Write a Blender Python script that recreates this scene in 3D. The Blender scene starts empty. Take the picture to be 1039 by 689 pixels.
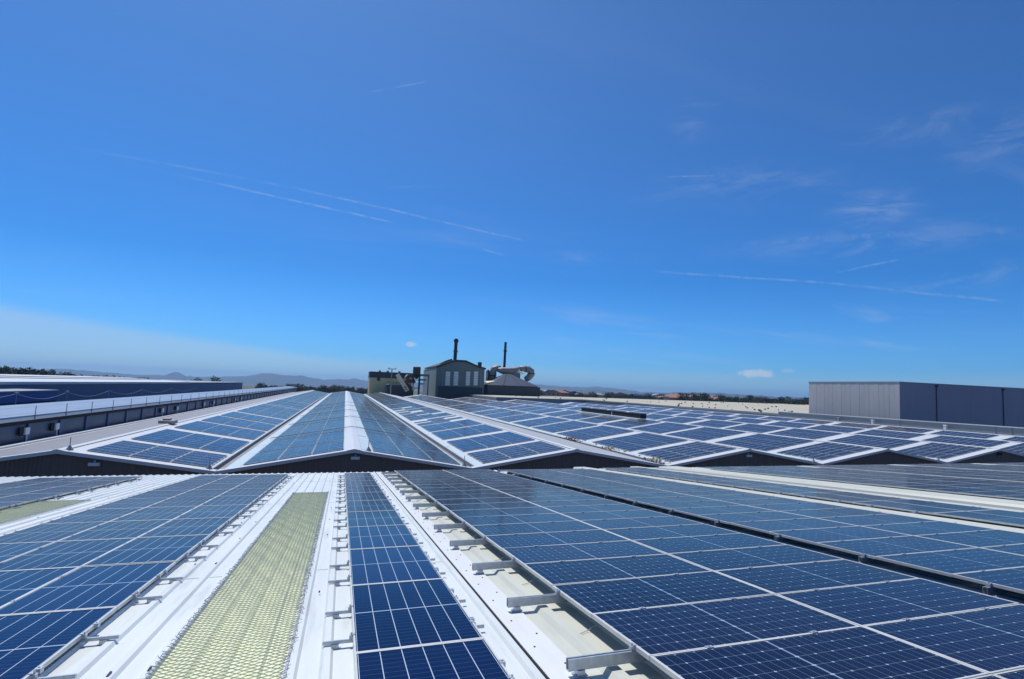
import bpy, math, random
from mathutils import Vector, Matrix
R = math.radians
random.seed(7)
S = bpy.context.scene
COL = S.collection

# ------------------------------------------------------------------ camera
F, PX, PY = 573.0, 559.2, 344.5            # focal length and optical centre in photo pixels (1039 x 689)
YAW, PITCH, ROLL = .3452, .0889, .0367
H0, SL = 1.713, .0823                      # eye height over the panel plane, fall of the near roof per metre
cyw, syw, cpt, spt = math.cos(YAW), math.sin(YAW), math.cos(PITCH), math.sin(PITCH)
fwd = Vector((syw*cpt, cyw*cpt, spt)); rgt = Vector((cyw, -syw, 0)); up = rgt.cross(fwd)
cr, sr = math.cos(ROLL), math.sin(ROLL)
r2 = cr*rgt + sr*up; u2 = -sr*rgt + cr*up
cam = bpy.data.cameras.new("camera"); camo = bpy.data.objects.new("camera", cam); COL.objects.link(camo)
cam.sensor_width = 36; cam.lens = F*36/1039; cam.shift_x = (519.5-PX)/1039; cam.shift_y = 0
cam.clip_start = .05; cam.clip_end = 60000
m = Matrix(((r2.x, u2.x, -fwd.x), (r2.y, u2.y, -fwd.y), (r2.z, u2.z, -fwd.z))).to_4x4()
camo.matrix_world = m
S.camera = camo

def ray(x, y): return r2*((x-PX)/F) - u2*((y-PY)/F) + fwd
def at(x, y, Y):                           # point of the photo's ray at distance Y along the ridges
    d = ray(x, y); return d*(Y/d.y)
def atx(x, y, X):
    d = ray(x, y); return d*(X/d.x)
def proj(P):
    d = P.dot(fwd)
    if d < .05: return None
    return (PX+F*P.dot(r2)/d, PY-F*P.dot(u2)/d)

# ------------------------------------------------------------------ world, sun, exposure
SUN_AZ, SUN_EL = R(-17), R(60)
sd = Vector((math.sin(SUN_AZ)*math.cos(SUN_EL), math.cos(SUN_AZ)*math.cos(SUN_EL), math.sin(SUN_EL)))
W = bpy.data.worlds.new("World"); S.world = W; W.use_nodes = True
nt = W.node_tree; nt.nodes.clear()
def N(t, **k):
    n = nt.nodes.new(t)
    for a, b in k.items(): setattr(n, a, b)
    return n
def LK(a, b): nt.links.new(a, b)
def MATH(op, a, b=None, c=None, clamp=False):
    n = N('ShaderNodeMath', operation=op, use_clamp=clamp)
    for i, v in enumerate((a, b, c)):
        if v is None: continue
        if isinstance(v, (int, float)): n.inputs[i].default_value = v
        else: LK(v, n.inputs[i])
    return n.outputs[0]
sky = N('ShaderNodeTexSky', sky_type='NISHITA'); sky.sun_disc = False
sky.sun_elevation = SUN_EL; sky.sun_rotation = SUN_AZ
sky.altitude = 0; sky.air_density = 1.0; sky.dust_density = .6; sky.ozone_density = 5.0
tint = N('ShaderNodeMix', data_type='RGBA', blend_type='MULTIPLY'); tint.inputs[0].default_value = 1
LK(sky.outputs[0], tint.inputs[6])
tc = N('ShaderNodeTexCoord'); DIR = tc.outputs['Generated']
sepz = N('ShaderNodeSeparateXYZ'); LK(DIR, sepz.inputs[0])
# clear-air colour by elevation: deeper blue low down than the Nishita model gives
skr = N('ShaderNodeValToRGB'); LK(sepz.outputs[2], skr.inputs[0]); el = skr.color_ramp.elements
el[0].position = .0; el[0].color = (.30, .65, 1.10, 1); el[1].position = .62; el[1].color = (.30, .515, .75, 1)
for ps_, cl_ in ((.05, (.225, .555, 1.0, 1)), (.19, (.140, .445, .80, 1)), (.36, (.21, .475, .77, 1))):
    e_ = el.new(ps_); e_.color = cl_
skm = N('ShaderNodeVectorMath', operation='SCALE'); LK(skr.outputs[0], skm.inputs[0]); skm.inputs[3].default_value = 1.7
LK(skm.outputs[0], tint.inputs[7])
def VM(op, a, b):
    n = N('ShaderNodeVectorMath', operation=op); LK(a, n.inputs[0])
    if isinstance(b, (tuple, Vector)): n.inputs[1].default_value = tuple(b)
    else: LK(b, n.inputs[1])
    return n
def RAMP(v, lo, hi, a=0., b=1.):
    n = N('ShaderNodeMapRange', interpolation_type='SMOOTHSTEP', clamp=True)
    LK(v, n.inputs[0])
    for i, q in enumerate((lo, hi, a, b)): n.inputs[i+1].default_value = q
    return n.outputs[0]
sep = N('ShaderNodeSeparateXYZ'); LK(DIR, sep.inputs[0])
def noise(vec, sc, det=5, rough=.6, dist=0.):
    n = N('ShaderNodeTexNoise'); LK(vec, n.inputs['Vector']); n.inputs['Scale'].default_value = sc
    n.inputs['Detail'].default_value = det; n.inputs['Roughness'].default_value = rough; n.inputs['Distortion'].default_value = dist
    return n.outputs[0]
# cirrus sheets: project the direction on a flat layer high above, so the streaks foreshorten to the horizon
zc = MATH('MAXIMUM', sep.outputs[2], .02)
zc = MATH('ADD', zc, .10)
cx_ = MATH('DIVIDE', sep.outputs[0], zc); cy_ = MATH('DIVIDE', sep.outputs[1], zc)
cmb = N('ShaderNodeCombineXYZ'); LK(cx_, cmb.inputs[0]); LK(cy_, cmb.inputs[1])
mp = N('ShaderNodeMapping'); LK(cmb.outputs[0], mp.inputs[0]); mp.inputs['Rotation'].default_value = (0, 0, R(-28)); mp.inputs['Scale'].default_value = (.5, 1.5, 1); mp.inputs['Location'].default_value = (3.1, 1.2, 0)
streak = noise(mp.outputs[0], 1.1, 9, .62, .5)
patch = noise(cmb.outputs[0], .55, 3, .5)
cir = MATH('MULTIPLY', RAMP(streak, .48, .80), RAMP(patch, .40, .62))
cir = MATH('MULTIPLY', cir, RAMP(sep.outputs[0], .05, .55, .25, 1.))
cir = MATH('MULTIPLY', MATH('MULTIPLY', cir, RAMP(sep.outputs[2], .28, .50, 1., .25)), .55)
# pale veil low in the left of the sky
mpv = N('ShaderNodeMapping'); LK(DIR, mpv.inputs[0]); mpv.inputs['Scale'].default_value = (1., 1., 9.)
veiln = noise(mpv.outputs[0], 1.6, 5, .55)
vv = MATH('ADD', MATH('ADD', sep.outputs[2], MATH('MULTIPLY', veiln, .03)), MATH('MULTIPLY', MATH('MINIMUM', sep.outputs[0], 0), .105))
veil = MATH('MULTIPLY', RAMP(vv, .042, .064, 1., 0.), RAMP(sep.outputs[0], -.3, .6, 1., .45))
veil = MATH('MULTIPLY', veil, .66)
tot = MATH('MAXIMUM', cir, veil)
# small cumulus puffs low over the horizon
def puff(px, py, wx, wz, amt):
    global tot
    d = ray(px, py).normalized()
    s = d.cross(Vector((0, 0, 1))).normalized()
    a = MATH('DIVIDE', VM('DOT_PRODUCT', DIR, s).outputs['Value'], wx)
    b = MATH('DIVIDE', MATH('SUBTRACT', sep.outputs[2], d.z), wz)
    rr = MATH('SQRT', MATH('ADD', MATH('MULTIPLY', a, a), MATH('MULTIPLY', b, b)))
    q = MATH('ADD', rr, MATH('MULTIPLY', MATH('SUBTRACT', noise(DIR, 60, 5, .65), .5), 2.2))
    fr = RAMP(VM('DOT_PRODUCT', DIR, d).outputs['Value'], .9, .95)
    tot = MATH('MAXIMUM', tot, MATH('MULTIPLY', MATH('MULTIPLY', RAMP(q, .45, 1.25, 1., 0.), fr), amt))
puff(767, 379, .028, .0075, 1.3); puff(800, 376, .012, .004, .45); puff(418, 349.5, .011, .0045, 1.2); puff(735, 382, .03, .003, .25)
def wisp(px, py, wx, wz, amt, sc_):
    global tot
    d = ray(px, py).normalized(); s = d.cross(Vector((0, 0, 1))).normalized()
    a = MATH('DIVIDE', VM('DOT_PRODUCT', DIR, s).outputs['Value'], wx); b = MATH('DIVIDE', MATH('SUBTRACT', sep.outputs[2], d.z), wz)
    rr = MATH('SQRT', MATH('ADD', MATH('MULTIPLY', a, a), MATH('MULTIPLY', b, b)))
    mw = N('ShaderNodeMapping'); LK(DIR, mw.inputs[0]); mw.inputs['Rotation'].default_value = (.4, .5, .3); mw.inputs['Scale'].default_value = (1, 1, 3.2)
    body = MATH('MULTIPLY', RAMP(rr, .0, 1., 1., 0.), RAMP(noise(mw.outputs[0], sc_, 9, .68, .8), .40, .72))
    fr = RAMP(VM('DOT_PRODUCT', DIR, d).outputs['Value'], .8, .9)
    tot = MATH('MAXIMUM', tot, MATH('MULTIPLY', MATH('MULTIPLY', body, fr), amt))
wisp(885, 213, .09, .045, .50, 9); wisp(1015, 142, .08, .05, .42, 8); wisp(925, 130, .13, .03, .30, 7); wisp(705, 118, .06, .05, .26, 9)
wisp(760, 190, .26, .05, .26, 6); wisp(880, 246, .30, .035, .36, 7); wisp(980, 280, .16, .03, .28, 8); wisp(600, 262, .14, .02, .25, 8)
# contrails: thin arcs between two directions in the sky
def trail(p, q, wid, amt, tail=.25, seed=0):
    global tot
    a = ray(*p).normalized(); b = ray(*q).normalized()
    n = a.cross(b).normalized(); t = n.cross(a).normalized(); L = math.atan2(b.dot(t), b.dot(a))
    wob = MATH('MULTIPLY', MATH('SUBTRACT', noise(DIR, 9, 2, .5), .5), wid*2.5)
    dist = MATH('ABSOLUTE', MATH('ADD', VM('DOT_PRODUCT', DIR, n).outputs['Value'], wob))
    along = MATH('ARCTAN2', VM('DOT_PRODUCT', DIR, t).outputs['Value'], VM('DOT_PRODUCT', DIR, a).outputs['Value'])
    core = RAMP(dist, wid*.2, wid, 1., 0.)
    e1 = RAMP(along, 0, L*tail); e2 = RAMP(along, L*.93, L, 1., 0.)
    pat = RAMP(noise(DIR, 25+seed*7, 6, .7), .36, .62, .15, 1.)
    tot = MATH('MAXIMUM', tot, MATH('MULTIPLY', MATH('MULTIPLY', MATH('MULTIPLY', core, MATH('MULTIPLY', e1, e2)), pat), amt*.85))
trail((30, 141), (292, 188.5), .0026, .22, .6, 0)
trail((272, 184), (538, 246), .0025, .42, .2, 1)
trail((100, 159), (408, 228), .0024, .48, .6, 2)
trail((432, 235), (514, 260), .0024, .30, .3, 2)
trail((362, 96), (434, 82), .0018, .30, .4, 3)
trail((656, 275), (860, 288), .0026, .40, .2, 4)
trail((840, 286.5), (1020, 306), .0030, .30, .1, 4)
trail((842, 278), (914, 263), .0021, .42, .4, 5)
trail((668, 180), (726, 178), .0018, .40, .4, 6)
trail((700, 250), (1039, 232), .0075, .22, .4, 7)
trail((880, 300), (1039, 272), .0060, .16, .4, 8)
trail((380, 191), (450, 189), .0022, .14, .4, 9)
mixc = N('ShaderNodeMix', data_type='RGBA'); LK(MATH('MULTIPLY', tot, .50), mixc.inputs[0]); LK(tint.outputs[2], mixc.inputs[6])
mixc.inputs[7].default_value = (7.2, 7.9, 9.0, 1)
bg = N('ShaderNodeBackground'); bg.inputs[1].default_value = .082; LK(mixc.outputs[2], bg.inputs[0])
wo = N('ShaderNodeOutputWorld'); LK(bg.outputs[0], wo.inputs[0])

sun = bpy.data.lights.new("sun", 'SUN'); sun.energy = 4.2; sun.angle = R(.5); sun.color = (1, .965, .91)
suno = bpy.data.objects.new("sun", sun); COL.objects.link(suno); suno.rotation_euler = sd.to_track_quat('Z', 'Y').to_euler()
S.view_settings.view_transform = 'Standard'; S.view_settings.look = 'None'
S.view_settings.exposure = 0.0; S.view_settings.gamma = 1; S.view_settings.use_curve_mapping = False
S.cycles.max_bounces = 6; S.cycles.volume_bounces = 0

# ------------------------------------------------------------------ materials
def mat(name, col, rough=.6, metal=0., var=.15, scale=3., stretch=(1, 1, 1), bump=0., bscale=30., spec=.5, streak=None, coat=0., coords='Object'):
    m = bpy.data.materials.new(name); m.use_nodes = True; t = m.node_tree; p = t.nodes['Principled BSDF']
    p.inputs['Roughness'].default_value = rough; p.inputs['Metallic'].default_value = metal
    p.inputs['Specular IOR Level'].default_value = spec; p.inputs['Coat Weight'].default_value = coat
    tc = t.nodes.new('ShaderNodeTexCoord'); mp = t.nodes.new('ShaderNodeMapping'); t.links.new(tc.outputs[coords], mp.inputs[0]); mp.inputs['Scale'].default_value = stretch
    n = t.nodes.new('ShaderNodeTexNoise'); n.inputs['Scale'].default_value = scale; n.inputs['Detail'].default_value = 8; n.inputs['Roughness'].default_value = .65
    t.links.new(mp.outputs[0], n.inputs['Vector'])
    rp = t.nodes.new('ShaderNodeValToRGB'); rp.color_ramp.elements[0].position = .3; rp.color_ramp.elements[1].position = .75
    rp.color_ramp.elements[0].color = tuple(c*(1-var) for c in col)+(1,); rp.color_ramp.elements[1].color = tuple(min(1, c*(1+var*.5)) for c in col)+(1,)
    t.links.new(n.outputs[0], rp.inputs[0]); out = rp.outputs[0]
    if streak:                                         # dirt streaks and spots with shapes of their own
        col2, amt, sc2, st2 = streak
        mp2 = t.nodes.new('ShaderNodeMapping'); t.links.new(tc.outputs[coords], mp2.inputs[0]); mp2.inputs['Scale'].default_value = st2
        n2 = t.nodes.new('ShaderNodeTexNoise'); n2.inputs['Scale'].default_value = sc2; n2.inputs['Detail'].default_value = 10; n2.inputs['Roughness'].default_value = .7
        t.links.new(mp2.outputs[0], n2.inputs['Vector'])
        r3 = t.nodes.new('ShaderNodeMapRange'); r3.inputs[1].default_value = .52; r3.inputs[2].default_value = .8; r3.inputs[4].default_value = amt
        t.links.new(n2.outputs[0], r3.inputs[0])
        mx = t.nodes.new('ShaderNodeMix'); mx.data_type = 'RGBA'; t.links.new(r3.outputs[0], mx.inputs[0]); t.links.new(out, mx.inputs[6]); mx.inputs[7].default_value = (*col2, 1); out = mx.outputs[2]
    t.links.new(out, p.inputs['Base Color'])
    if bump:
        b = t.nodes.new('ShaderNodeBump'); b.inputs['Strength'].default_value = bump; b.inputs['Distance'].default_value = .02
        n3 = t.nodes.new('ShaderNodeTexNoise'); n3.inputs['Scale'].default_value = bscale; n3.inputs['Detail'].default_value = 4; t.links.new(tc.outputs[coords], n3.inputs['Vector'])
        t.links.new(n3.outputs[0], b.inputs['Height']); t.links.new(b.outputs[0], p.inputs['Normal'])
    return m

def cell_material(name, base, line, mono):
    """solar cells drawn from the UV map, which is in metres (u across 1.04 m, v along 2.10 m)"""
    m = bpy.data.materials.new(name); m.use_nodes = True; t = m.node_tree; p = t.nodes['Principled BSDF']
    L = t.links.new
    def M(op, a, b=None, c=None):
        n = t.nodes.new('ShaderNodeMath'); n.operation = op
        for i, v in enumerate((a, b, c)):
            if v is None: continue
            if isinstance(v, (int, float)): n.inputs[i].default_value = v
            else: L(v, n.inputs[i])
        return n.outputs[0]
    uv = t.nodes.new('ShaderNodeUVMap'); s = t.nodes.new('ShaderNodeSeparateXYZ'); L(uv.outputs[0], s.inputs[0])
    u, v = s.outputs[0], s.outputs[1]
    PW, PL = 1.0, 2.055
    CU, CV = .166, .0845
    def tri(x, period, off=0.):                        # distance to the nearest multiple of the period
        q = M('DIVIDE', M('ADD', x, off), period); q = M('SUBTRACT', q, M('ROUND', q)); return M('MULTIPLY', M('ABSOLUTE', q), period)
    du = tri(u, CU)                                    # u is 0 on the panel's middle line
    av = M('ABSOLUTE', v)
    vv = M('SUBTRACT', av, .009)
    dv = tri(vv, CV)
    lu = M('LESS_THAN', du, .0034 if not mono else .0026)
    lv = M('LESS_THAN', dv, .0016 if not mono else .0020)
    mid = M('LESS_THAN', av, .0085 if not mono else .0045)
    edge = M('MAXIMUM', M('GREATER_THAN', M('ABSOLUTE', u), .4995), M('GREATER_THAN', av, 1.0235))
    dia = M('LESS_THAN', M('ADD', du, tri(vv, CV*2)), .0125 if mono else .0)
    # busbars, nine hair lines to a cell
    bus = M('MULTIPLY', M('LESS_THAN', tri(u, CU/9), .0006), .25 if mono else 0.)
    n = t.nodes.new('ShaderNodeTexNoise'); n.inputs['Scale'].default_value = 2.3; n.inputs['Detail'].default_value = 3
    tc = t.nodes.new('ShaderNodeTexCoord'); L(tc.outputs['Object'], n.inputs['Vector'])
    oi = t.nodes.new('ShaderNodeObjectInfo')
    # each cell a little different in tone
    wn = t.nodes.new('ShaderNodeTexWhiteNoise'); cb = t.nodes.new('ShaderNodeCombineXYZ')
    L(M('FLOOR', M('DIVIDE', u, CU)), cb.inputs[0]); L(M('FLOOR', M('DIVIDE', v, CV)), cb.inputs[1]); L(oi.outputs['Random'], cb.inputs[2]); L(cb.outputs[0], wn.inputs[0])
    tone = M('ADD', M('ADD', .62, M('MULTIPLY', wn.outputs[0], .16)), M('MULTIPLY', oi.outputs['Random'], .55))
    c0 = t.nodes.new('ShaderNodeMix'); c0.data_type = 'RGBA'; c0.blend_type = 'MULTIPLY'; c0.inputs[0].default_value = 1; c0.inputs[6].default_value = (*base, 1)
    cc = t.nodes.new('ShaderNodeCombineColor'); [L(tone, cc.inputs[i]) for i in range(3)]; L(cc.outputs[0], c0.inputs[7])
    k = M('MAXIMUM', M('MAXIMUM', M('MULTIPLY', lu, .40 if mono else 1.), M('MULTIPLY', lv, .34 if mono else .16)), M('MAXIMUM', mid, M('MAXIMUM', dia, bus)))
    c1 = t.nodes.new('ShaderNodeMix'); c1.data_type = 'RGBA'; L(k, c1.inputs[0]); L(c0.outputs[2], c1.inputs[6]); c1.inputs[7].default_value = (*line, 1)
    c2 = t.nodes.new('ShaderNodeMix'); c2.data_type = 'RGBA'; L(edge, c2.inputs[0]); L(c1.outputs[2], c2.inputs[6]); c2.inputs[7].default_value = (.012, .016, .03, 1)
    # thin film of dust
    dn = t.nodes.new('ShaderNodeTexNoise'); dn.inputs['Scale'].default_value = .8; dn.inputs['Detail'].default_value = 8; dn.inputs['Roughness'].default_value = .7
    gm = t.nodes.new('ShaderNodeNewGeometry'); L(gm.outputs['Position'], dn.inputs['Vector'])
    vo = t.nodes.new('ShaderNodeTexVoronoi'); vo.inputs['Scale'].default_value = 1.35; L(gm.outputs['Position'], vo.inputs['Vector'])
    spot = M('MULTIPLY', M('LESS_THAN', M('ADD', vo.outputs['Distance'], M('MULTIPLY', dn.outputs[0], .03)), .030), .55)
    dr = t.nodes.new('ShaderNodeMapRange'); dr.inputs[1].default_value = .35; dr.inputs[2].default_value = .8; dr.inputs[3].default_value = 0; dr.inputs[4].default_value = .016; L(dn.outputs[0], dr.inputs[0])
    c3 = t.nodes.new('ShaderNodeMix'); c3.data_type = 'RGBA'; L(M('MAXIMUM', M('ADD', dr.outputs[0], M('MULTIPLY', M('POWER', oi.outputs['Random'], 3.), .014)), spot), c3.inputs[0]); L(c2.outputs[2], c3.inputs[6]); c3.inputs[7].default_value = (.33, .30, .26, 1)
    L(c3.outputs[2], p.inputs['Base Color'])
    rr = t.nodes.new('ShaderNodeMapRange'); rr.inputs[1].default_value = .3; rr.inputs[2].default_value = .8; rr.inputs[3].default_value = .09; rr.inputs[4].default_value = .20; L(dn.outputs[0], rr.inputs[0])
    L(rr.outputs[0], p.inputs['Roughness'])
    p.inputs['IOR'].default_value = 1.165
    p.inputs['Sheen Weight'].default_value = .44; p.inputs['Sheen Roughness'].default_value = .14; p.inputs['Sheen Tint'].default_value = (1, .70, .44, 1)
    return m

M = {}
M['poly'] = cell_material('poly_cells', (.0008, .0100, .058), (.44, .52, .60), False)
M['mono'] = cell_material('mono_cells', (.0005, .0034, .026), (.32, .43, .54), True)
M['alu'] = mat('panel_aluminium', (.62, .62, .59), .42, .12, .12, 8)
M['galv'] = mat('galvanised_steel', (.50, .54, .58), .42, .55, .25, 14)
M['white'] = mat('white_roof_sheet', (.67, .705, .69), .42, 0, .09, 1.2, (1, .25, 1), streak=((.33, .34, .33), .62, 2.2, (2.2, .18, 1)))
M['plate'] = mat('white_flat_flashing', (.72, .73, .71), .4, 0, .04, 1.5, streak=((.45, .44, .42), .3, 4, (2, .3, 1)))
M['cream'] = mat('cream_roof_sheet', (.56, .57, .49), .5, 0, .08, 1.5, (1, .25, 1), streak=((.30, .29, .25), .35, 2.5, (2, .2, 1)))
M['midstrip'] = mat('grey_mid_sheet', (.27, .275, .26), .6, 0, .15, 1.5, (1, .25, 1))  # plain grey, darker than the cream strips on both sides
M['fibre'] = mat('yellowed_fibreglass', (.80, .80, .53), .45, 0, .10, 2.5, (1, .5, 1), streak=((.45, .46, .30), .5, 3.5, (1, .35, 1)))
M['mesh'] = mat('wire_mesh', (.88, .89, .68), .5, 0, .2, 20)
M['meshgrey'] = mat('wire_mesh_edge', (.42, .45, .50), .5, .2, .3, 20)
M['dark'] = mat('dark_rubber', (.012, .012, .016), .9, 0, .3, 6)
M['screw'] = mat('screw_washer', (.09, .09, .10), .5, .5, .2, 9)
M['gable'] = mat('grey_gable_cladding', (.15, .122, .110), .6, 0, .12, 1.0, (3, 3, .3), streak=((.26, .25, .25), .35, 1.2, (4, 4, .25)))
M['roof'] = mat('far_white_roof', (.58, .60, .61), .45, 0, .10, .35, (1, 1, 1), streak=((.40, .38, .35), .45, .9, (.25, 1.6, 1)))
M['roofpale'] = mat('far_pale_blue_sheet', (.50, .60, .63), .45, 0, .08, .5, streak=((.42, .44, .42), .35, 1.1, (.3, 1.2, 1)))
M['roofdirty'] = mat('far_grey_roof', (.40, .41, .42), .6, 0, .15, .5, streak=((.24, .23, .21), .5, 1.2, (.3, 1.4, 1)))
M['trim'] = mat('white_trim', (.62, .63, .64), .4, 0, .08, 2)
M['trimgrey'] = mat('grey_trim', (.28, .29, .32), .5, 0, .1, 2)
M['gutter'] = mat('gutter_metal', (.22, .22, .235), .55, .3, .25, 1.5)
M['navy'] = mat('navy_cladding', (.055, .105, .235), .5, 0, .10, .25, (1, 1, .3))
M['royal'] = mat('royal_blue_cladding', (.018, .075, .34), .5, 0, .2, .5)
M['bluegrey'] = mat('blue_grey_sheet', (.085, .11, .17), .5, 0, .18, .5, (1, 1, .5))
M['paleblue'] = mat('pale_blue_roof', (.185, .27, .39), .45, 0, .10, .35, (1, 1, 1), streak=((.15, .19, .27), .35, .6, (1, .3, 1)))
M['box'] = mat('white_enamel', (.72, .74, .76), .4, 0, .06, 5)
M['concrete'] = mat('pale_grey_concrete', (.52, .505, .49), .8, 0, .10, .35, (1, 1, .3), streak=((.38, .37, .36), .4, .25, (1, 1, .12)))
M['shaded'] = mat('shaded_blue_grey_front', (.33, .30, .37), .6, 0, .06, .3, (1, 1, .3))  # grey block's front: shade painted in as a darker, bluer base
M['parapet'] = mat('grey_parapet', (.27, .295, .31), .6, 0, .12, .3, (1, 1, .5))
M['gravel'] = mat('cream_gravel_roof', (.46, .43, .34), .9, 0, .18, .08, streak=((.33, .31, .26), .6, .05, (1, 1, 1)))
M['beige'] = mat('beige_cladding', (.66, .54, .27), .7, 0, .10, .3, (1, 1, .2))
M['charcoal'] = mat('charcoal_cladding', (.035, .040, .050), .6, 0, .2, .4)
M['greengrey'] = mat('green_grey_cladding', (.16, .195, .18), .6, 0, .12, .3, (1, 1, .2))
M['greenpale'] = mat('green_grey_lit_side_and_pole', (.27, .30, .26), .6, 0, .12, .3, (1, 1, .2))  # hall's sunlit side, light painted in as a paler tone; also the pole
M['windowstrip'] = mat('translucent_window_strip', (.80, .84, .74), .3, 0, .1, 1)
M['soot'] = mat('sooty_steel', (.035, .022, .020), .6, .2, .4, .6)
M['rustbrown'] = mat('rusty_brown_steel', (.10, .055, .035), .7, .1, .5, .8)
M['duct'] = mat('brownish_grey_duct', (.33, .29, .275), .55, .2, .25, .5)
M['creamsteel'] = mat('cream_steel', (.80, .70, .48), .6, 0, .15, 1)
M['pyramid'] = mat('blue_grey_hip_roof', (.035, .060, .11), .5, 0, .08, .4)
M['litter'] = mat('brown_leaf_litter', (.16, .10, .06), .9, 0, .5, 6)
M['litterpale'] = mat('pale_dry_litter', (.42, .34, .25), .9, 0, .4, 6)
M['leaf'] = mat('tree_foliage', (.040, .055, .030), .8, 0, .5, .3)
M['bark'] = mat('tree_bark', (.09, .07, .05), .9, 0, .3, 2)
M['tile'] = mat('terracotta_tiles', (.30, .12, .07), .8, 0, .25, .3)
M['stucco'] = mat('pale_stucco', (.50, .46, .40), .8, 0, .15, .2)
M['stuccopink'] = mat('pinkish_stucco', (.40, .27, .21), .8, 0, .15, .2)
M['glassdark'] = mat('dark_glass', (.02, .025, .03), .15, 0, .1, 1)
M['ground'] = mat('dry_ground', (.105, .095, .060), .95, 0, .45, .004, streak=((.045, .060, .030), .9, .0025, (1, 1, 1)))
M['hillfar'] = mat('far_hillside', (.055, .065, .045), .95, 0, .35, .0012, streak=((.12, .10, .075), .5, .0021, (1, 1, 1)))
M['asphalt'] = mat('yard_asphalt', (.06, .06, .062), .9, 0, .2, .2)

# ------------------------------------------------------------------ mesh helpers
class MB:
    def __init__(s): s.v = []; s.f = []; s.uv = {}
    def poly(s, pts, uv=None):
        b = len(s.v); s.v += [tuple(p) for p in pts]; s.f.append(tuple(range(b, b+len(pts))))
        if uv: s.uv[len(s.f)-1] = uv
        return s
    def hexa(s, c):                                     # 8 corners: bottom ring then top ring
        b = len(s.v); s.v += [tuple(p) for p in c]
        for q in ((3, 2, 1, 0), (4, 5, 6, 7), (0, 1, 5, 4), (1, 2, 6, 5), (2, 3, 7, 6), (3, 0, 4, 7)): s.f.append(tuple(b+i for i in q))
        return s
    def box(s, x0, x1, y0, y1, z0, z1):
        return s.hexa([(x0, y0, z0), (x1, y0, z0), (x1, y1, z0), (x0, y1, z0), (x0, y0, z1), (x1, y0, z1), (x1, y1, z1), (x0, y1, z1)])
    def prism(s, prof, y0, y1):                         # profile in x,z (counter-clockwise seen from -y) run along y
        b = len(s.v); n = len(prof)
        s.v += [(x, y0, z) for x, z in prof]+[(x, y1, z) for x, z in prof]
        s.f.append(tuple(b+i for i in range(n))); s.f.append(tuple(b+n+i for i in reversed(range(n))))
        for i in range(n): j = (i+1) % n; s.f.append((b+j, b+i, b+n+i, b+n+j))
        return s
    def tube(s, pts, r, n=8, cap=True):
        pts = [Vector(p) for p in pts]; rs = r if isinstance(r, (list, tuple)) else [r]*len(pts)
        b = len(s.v); prev = None
        for i, p in enumerate(pts):
            d = (pts[min(i+1, len(pts)-1)]-pts[max(i-1, 0)]).normalized()
            a = Vector((0, 0, 1)) if abs(d.z) < .9 else Vector((1, 0, 0))
            if prev is not None: a = prev
            x = (a-d*a.dot(d)).normalized(); y = d.cross(x); prev = x
            for k in range(n):
                t = 2*math.pi*k/n; s.v.append(tuple(p+(x*math.cos(t)+y*math.sin(t))*rs[i]))
        for i in range(len(pts)-1):
            for k in range(n):
                j = (k+1) % n; s.f.append((b+i*n+k, b+i*n+j, b+(i+1)*n+j, b+(i+1)*n+k))
        if cap: s.f.append(tuple(b+k for k in reversed(range(n)))); s.f.append(tuple(b+(len(pts)-1)*n+k for k in range(n)))
        return s
    def map(s, fn): s.v = [tuple(fn(*p)) for p in s.v]; return s
    def mesh(s, name, m):
        me = bpy.data.meshes.new(name); me.from_pydata(s.v, [], s.f); me.materials.append(M[m] if isinstance(m, str) else m)
        if s.uv:
            l = me.uv_layers.new(name='UVMap')
            for fi, uvs in s.uv.items():
                for k, li in enumerate(me.polygons[fi].loop_indices): l.data[li].uv = uvs[k]
        me.update(); return me
    def build(s, name, m, parent=None, smooth=False, bevel=0.):
        me = s.mesh(name, m)
        o = bpy.data.objects.new(name, me); COL.objects.link(o)
        if parent: o.parent = parent
        if smooth:
            for p in me.polygons: p.use_smooth = True
        if bevel:
            b = o.modifiers.new('bevel', 'BEVEL'); b.width = bevel; b.segments = 1; b.limit_method = 'ANGLE'
        return o
def tag(o, label=None, cat=None, group=None, kind=None):
    if label: o['label'] = label
    if cat: o['category'] = cat
    if group: o['group'] = group
    if kind: o['kind'] = kind
    return o
def empty(name, loc=(0, 0, 0), rot=(0, 0, 0)):
    o = bpy.data.objects.new(name, None); COL.objects.link(o); o.location = loc; o.rotation_euler = rot; o.empty_display_size = .2; return o
def copy_tree(o, parent=None):
    c = o.copy(); COL.objects.link(c); c.parent = parent
    for ch in o.children: copy_tree(ch, c)
    return c
ORD = ['zeroth', 'first', 'second', 'third', 'fourth', 'fifth', 'sixth', 'seventh', 'eighth', 'ninth', 'tenth', 'eleventh', 'twelfth', 'thirteenth', 'fourteenth', 'fifteenth', 'sixteenth', 'seventeenth', 'eighteenth', 'nineteenth', 'twentieth'] + \
      ['twenty-'+q for q in ('first', 'second', 'third', 'fourth', 'fifth', 'sixth', 'seventh', 'eighth', 'ninth')]+['thirtieth']

def DZ(Y, e=0.): return -H0-SL*Y+e        # the near panel plane; the roof sheet lies .10 below it
DT = -math.atan(SL)
def dmap(off=0.): return lambda x, y, z: (x, y, DZ(y, z+off))
SHEET = -.10
GZ = -12.0

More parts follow.
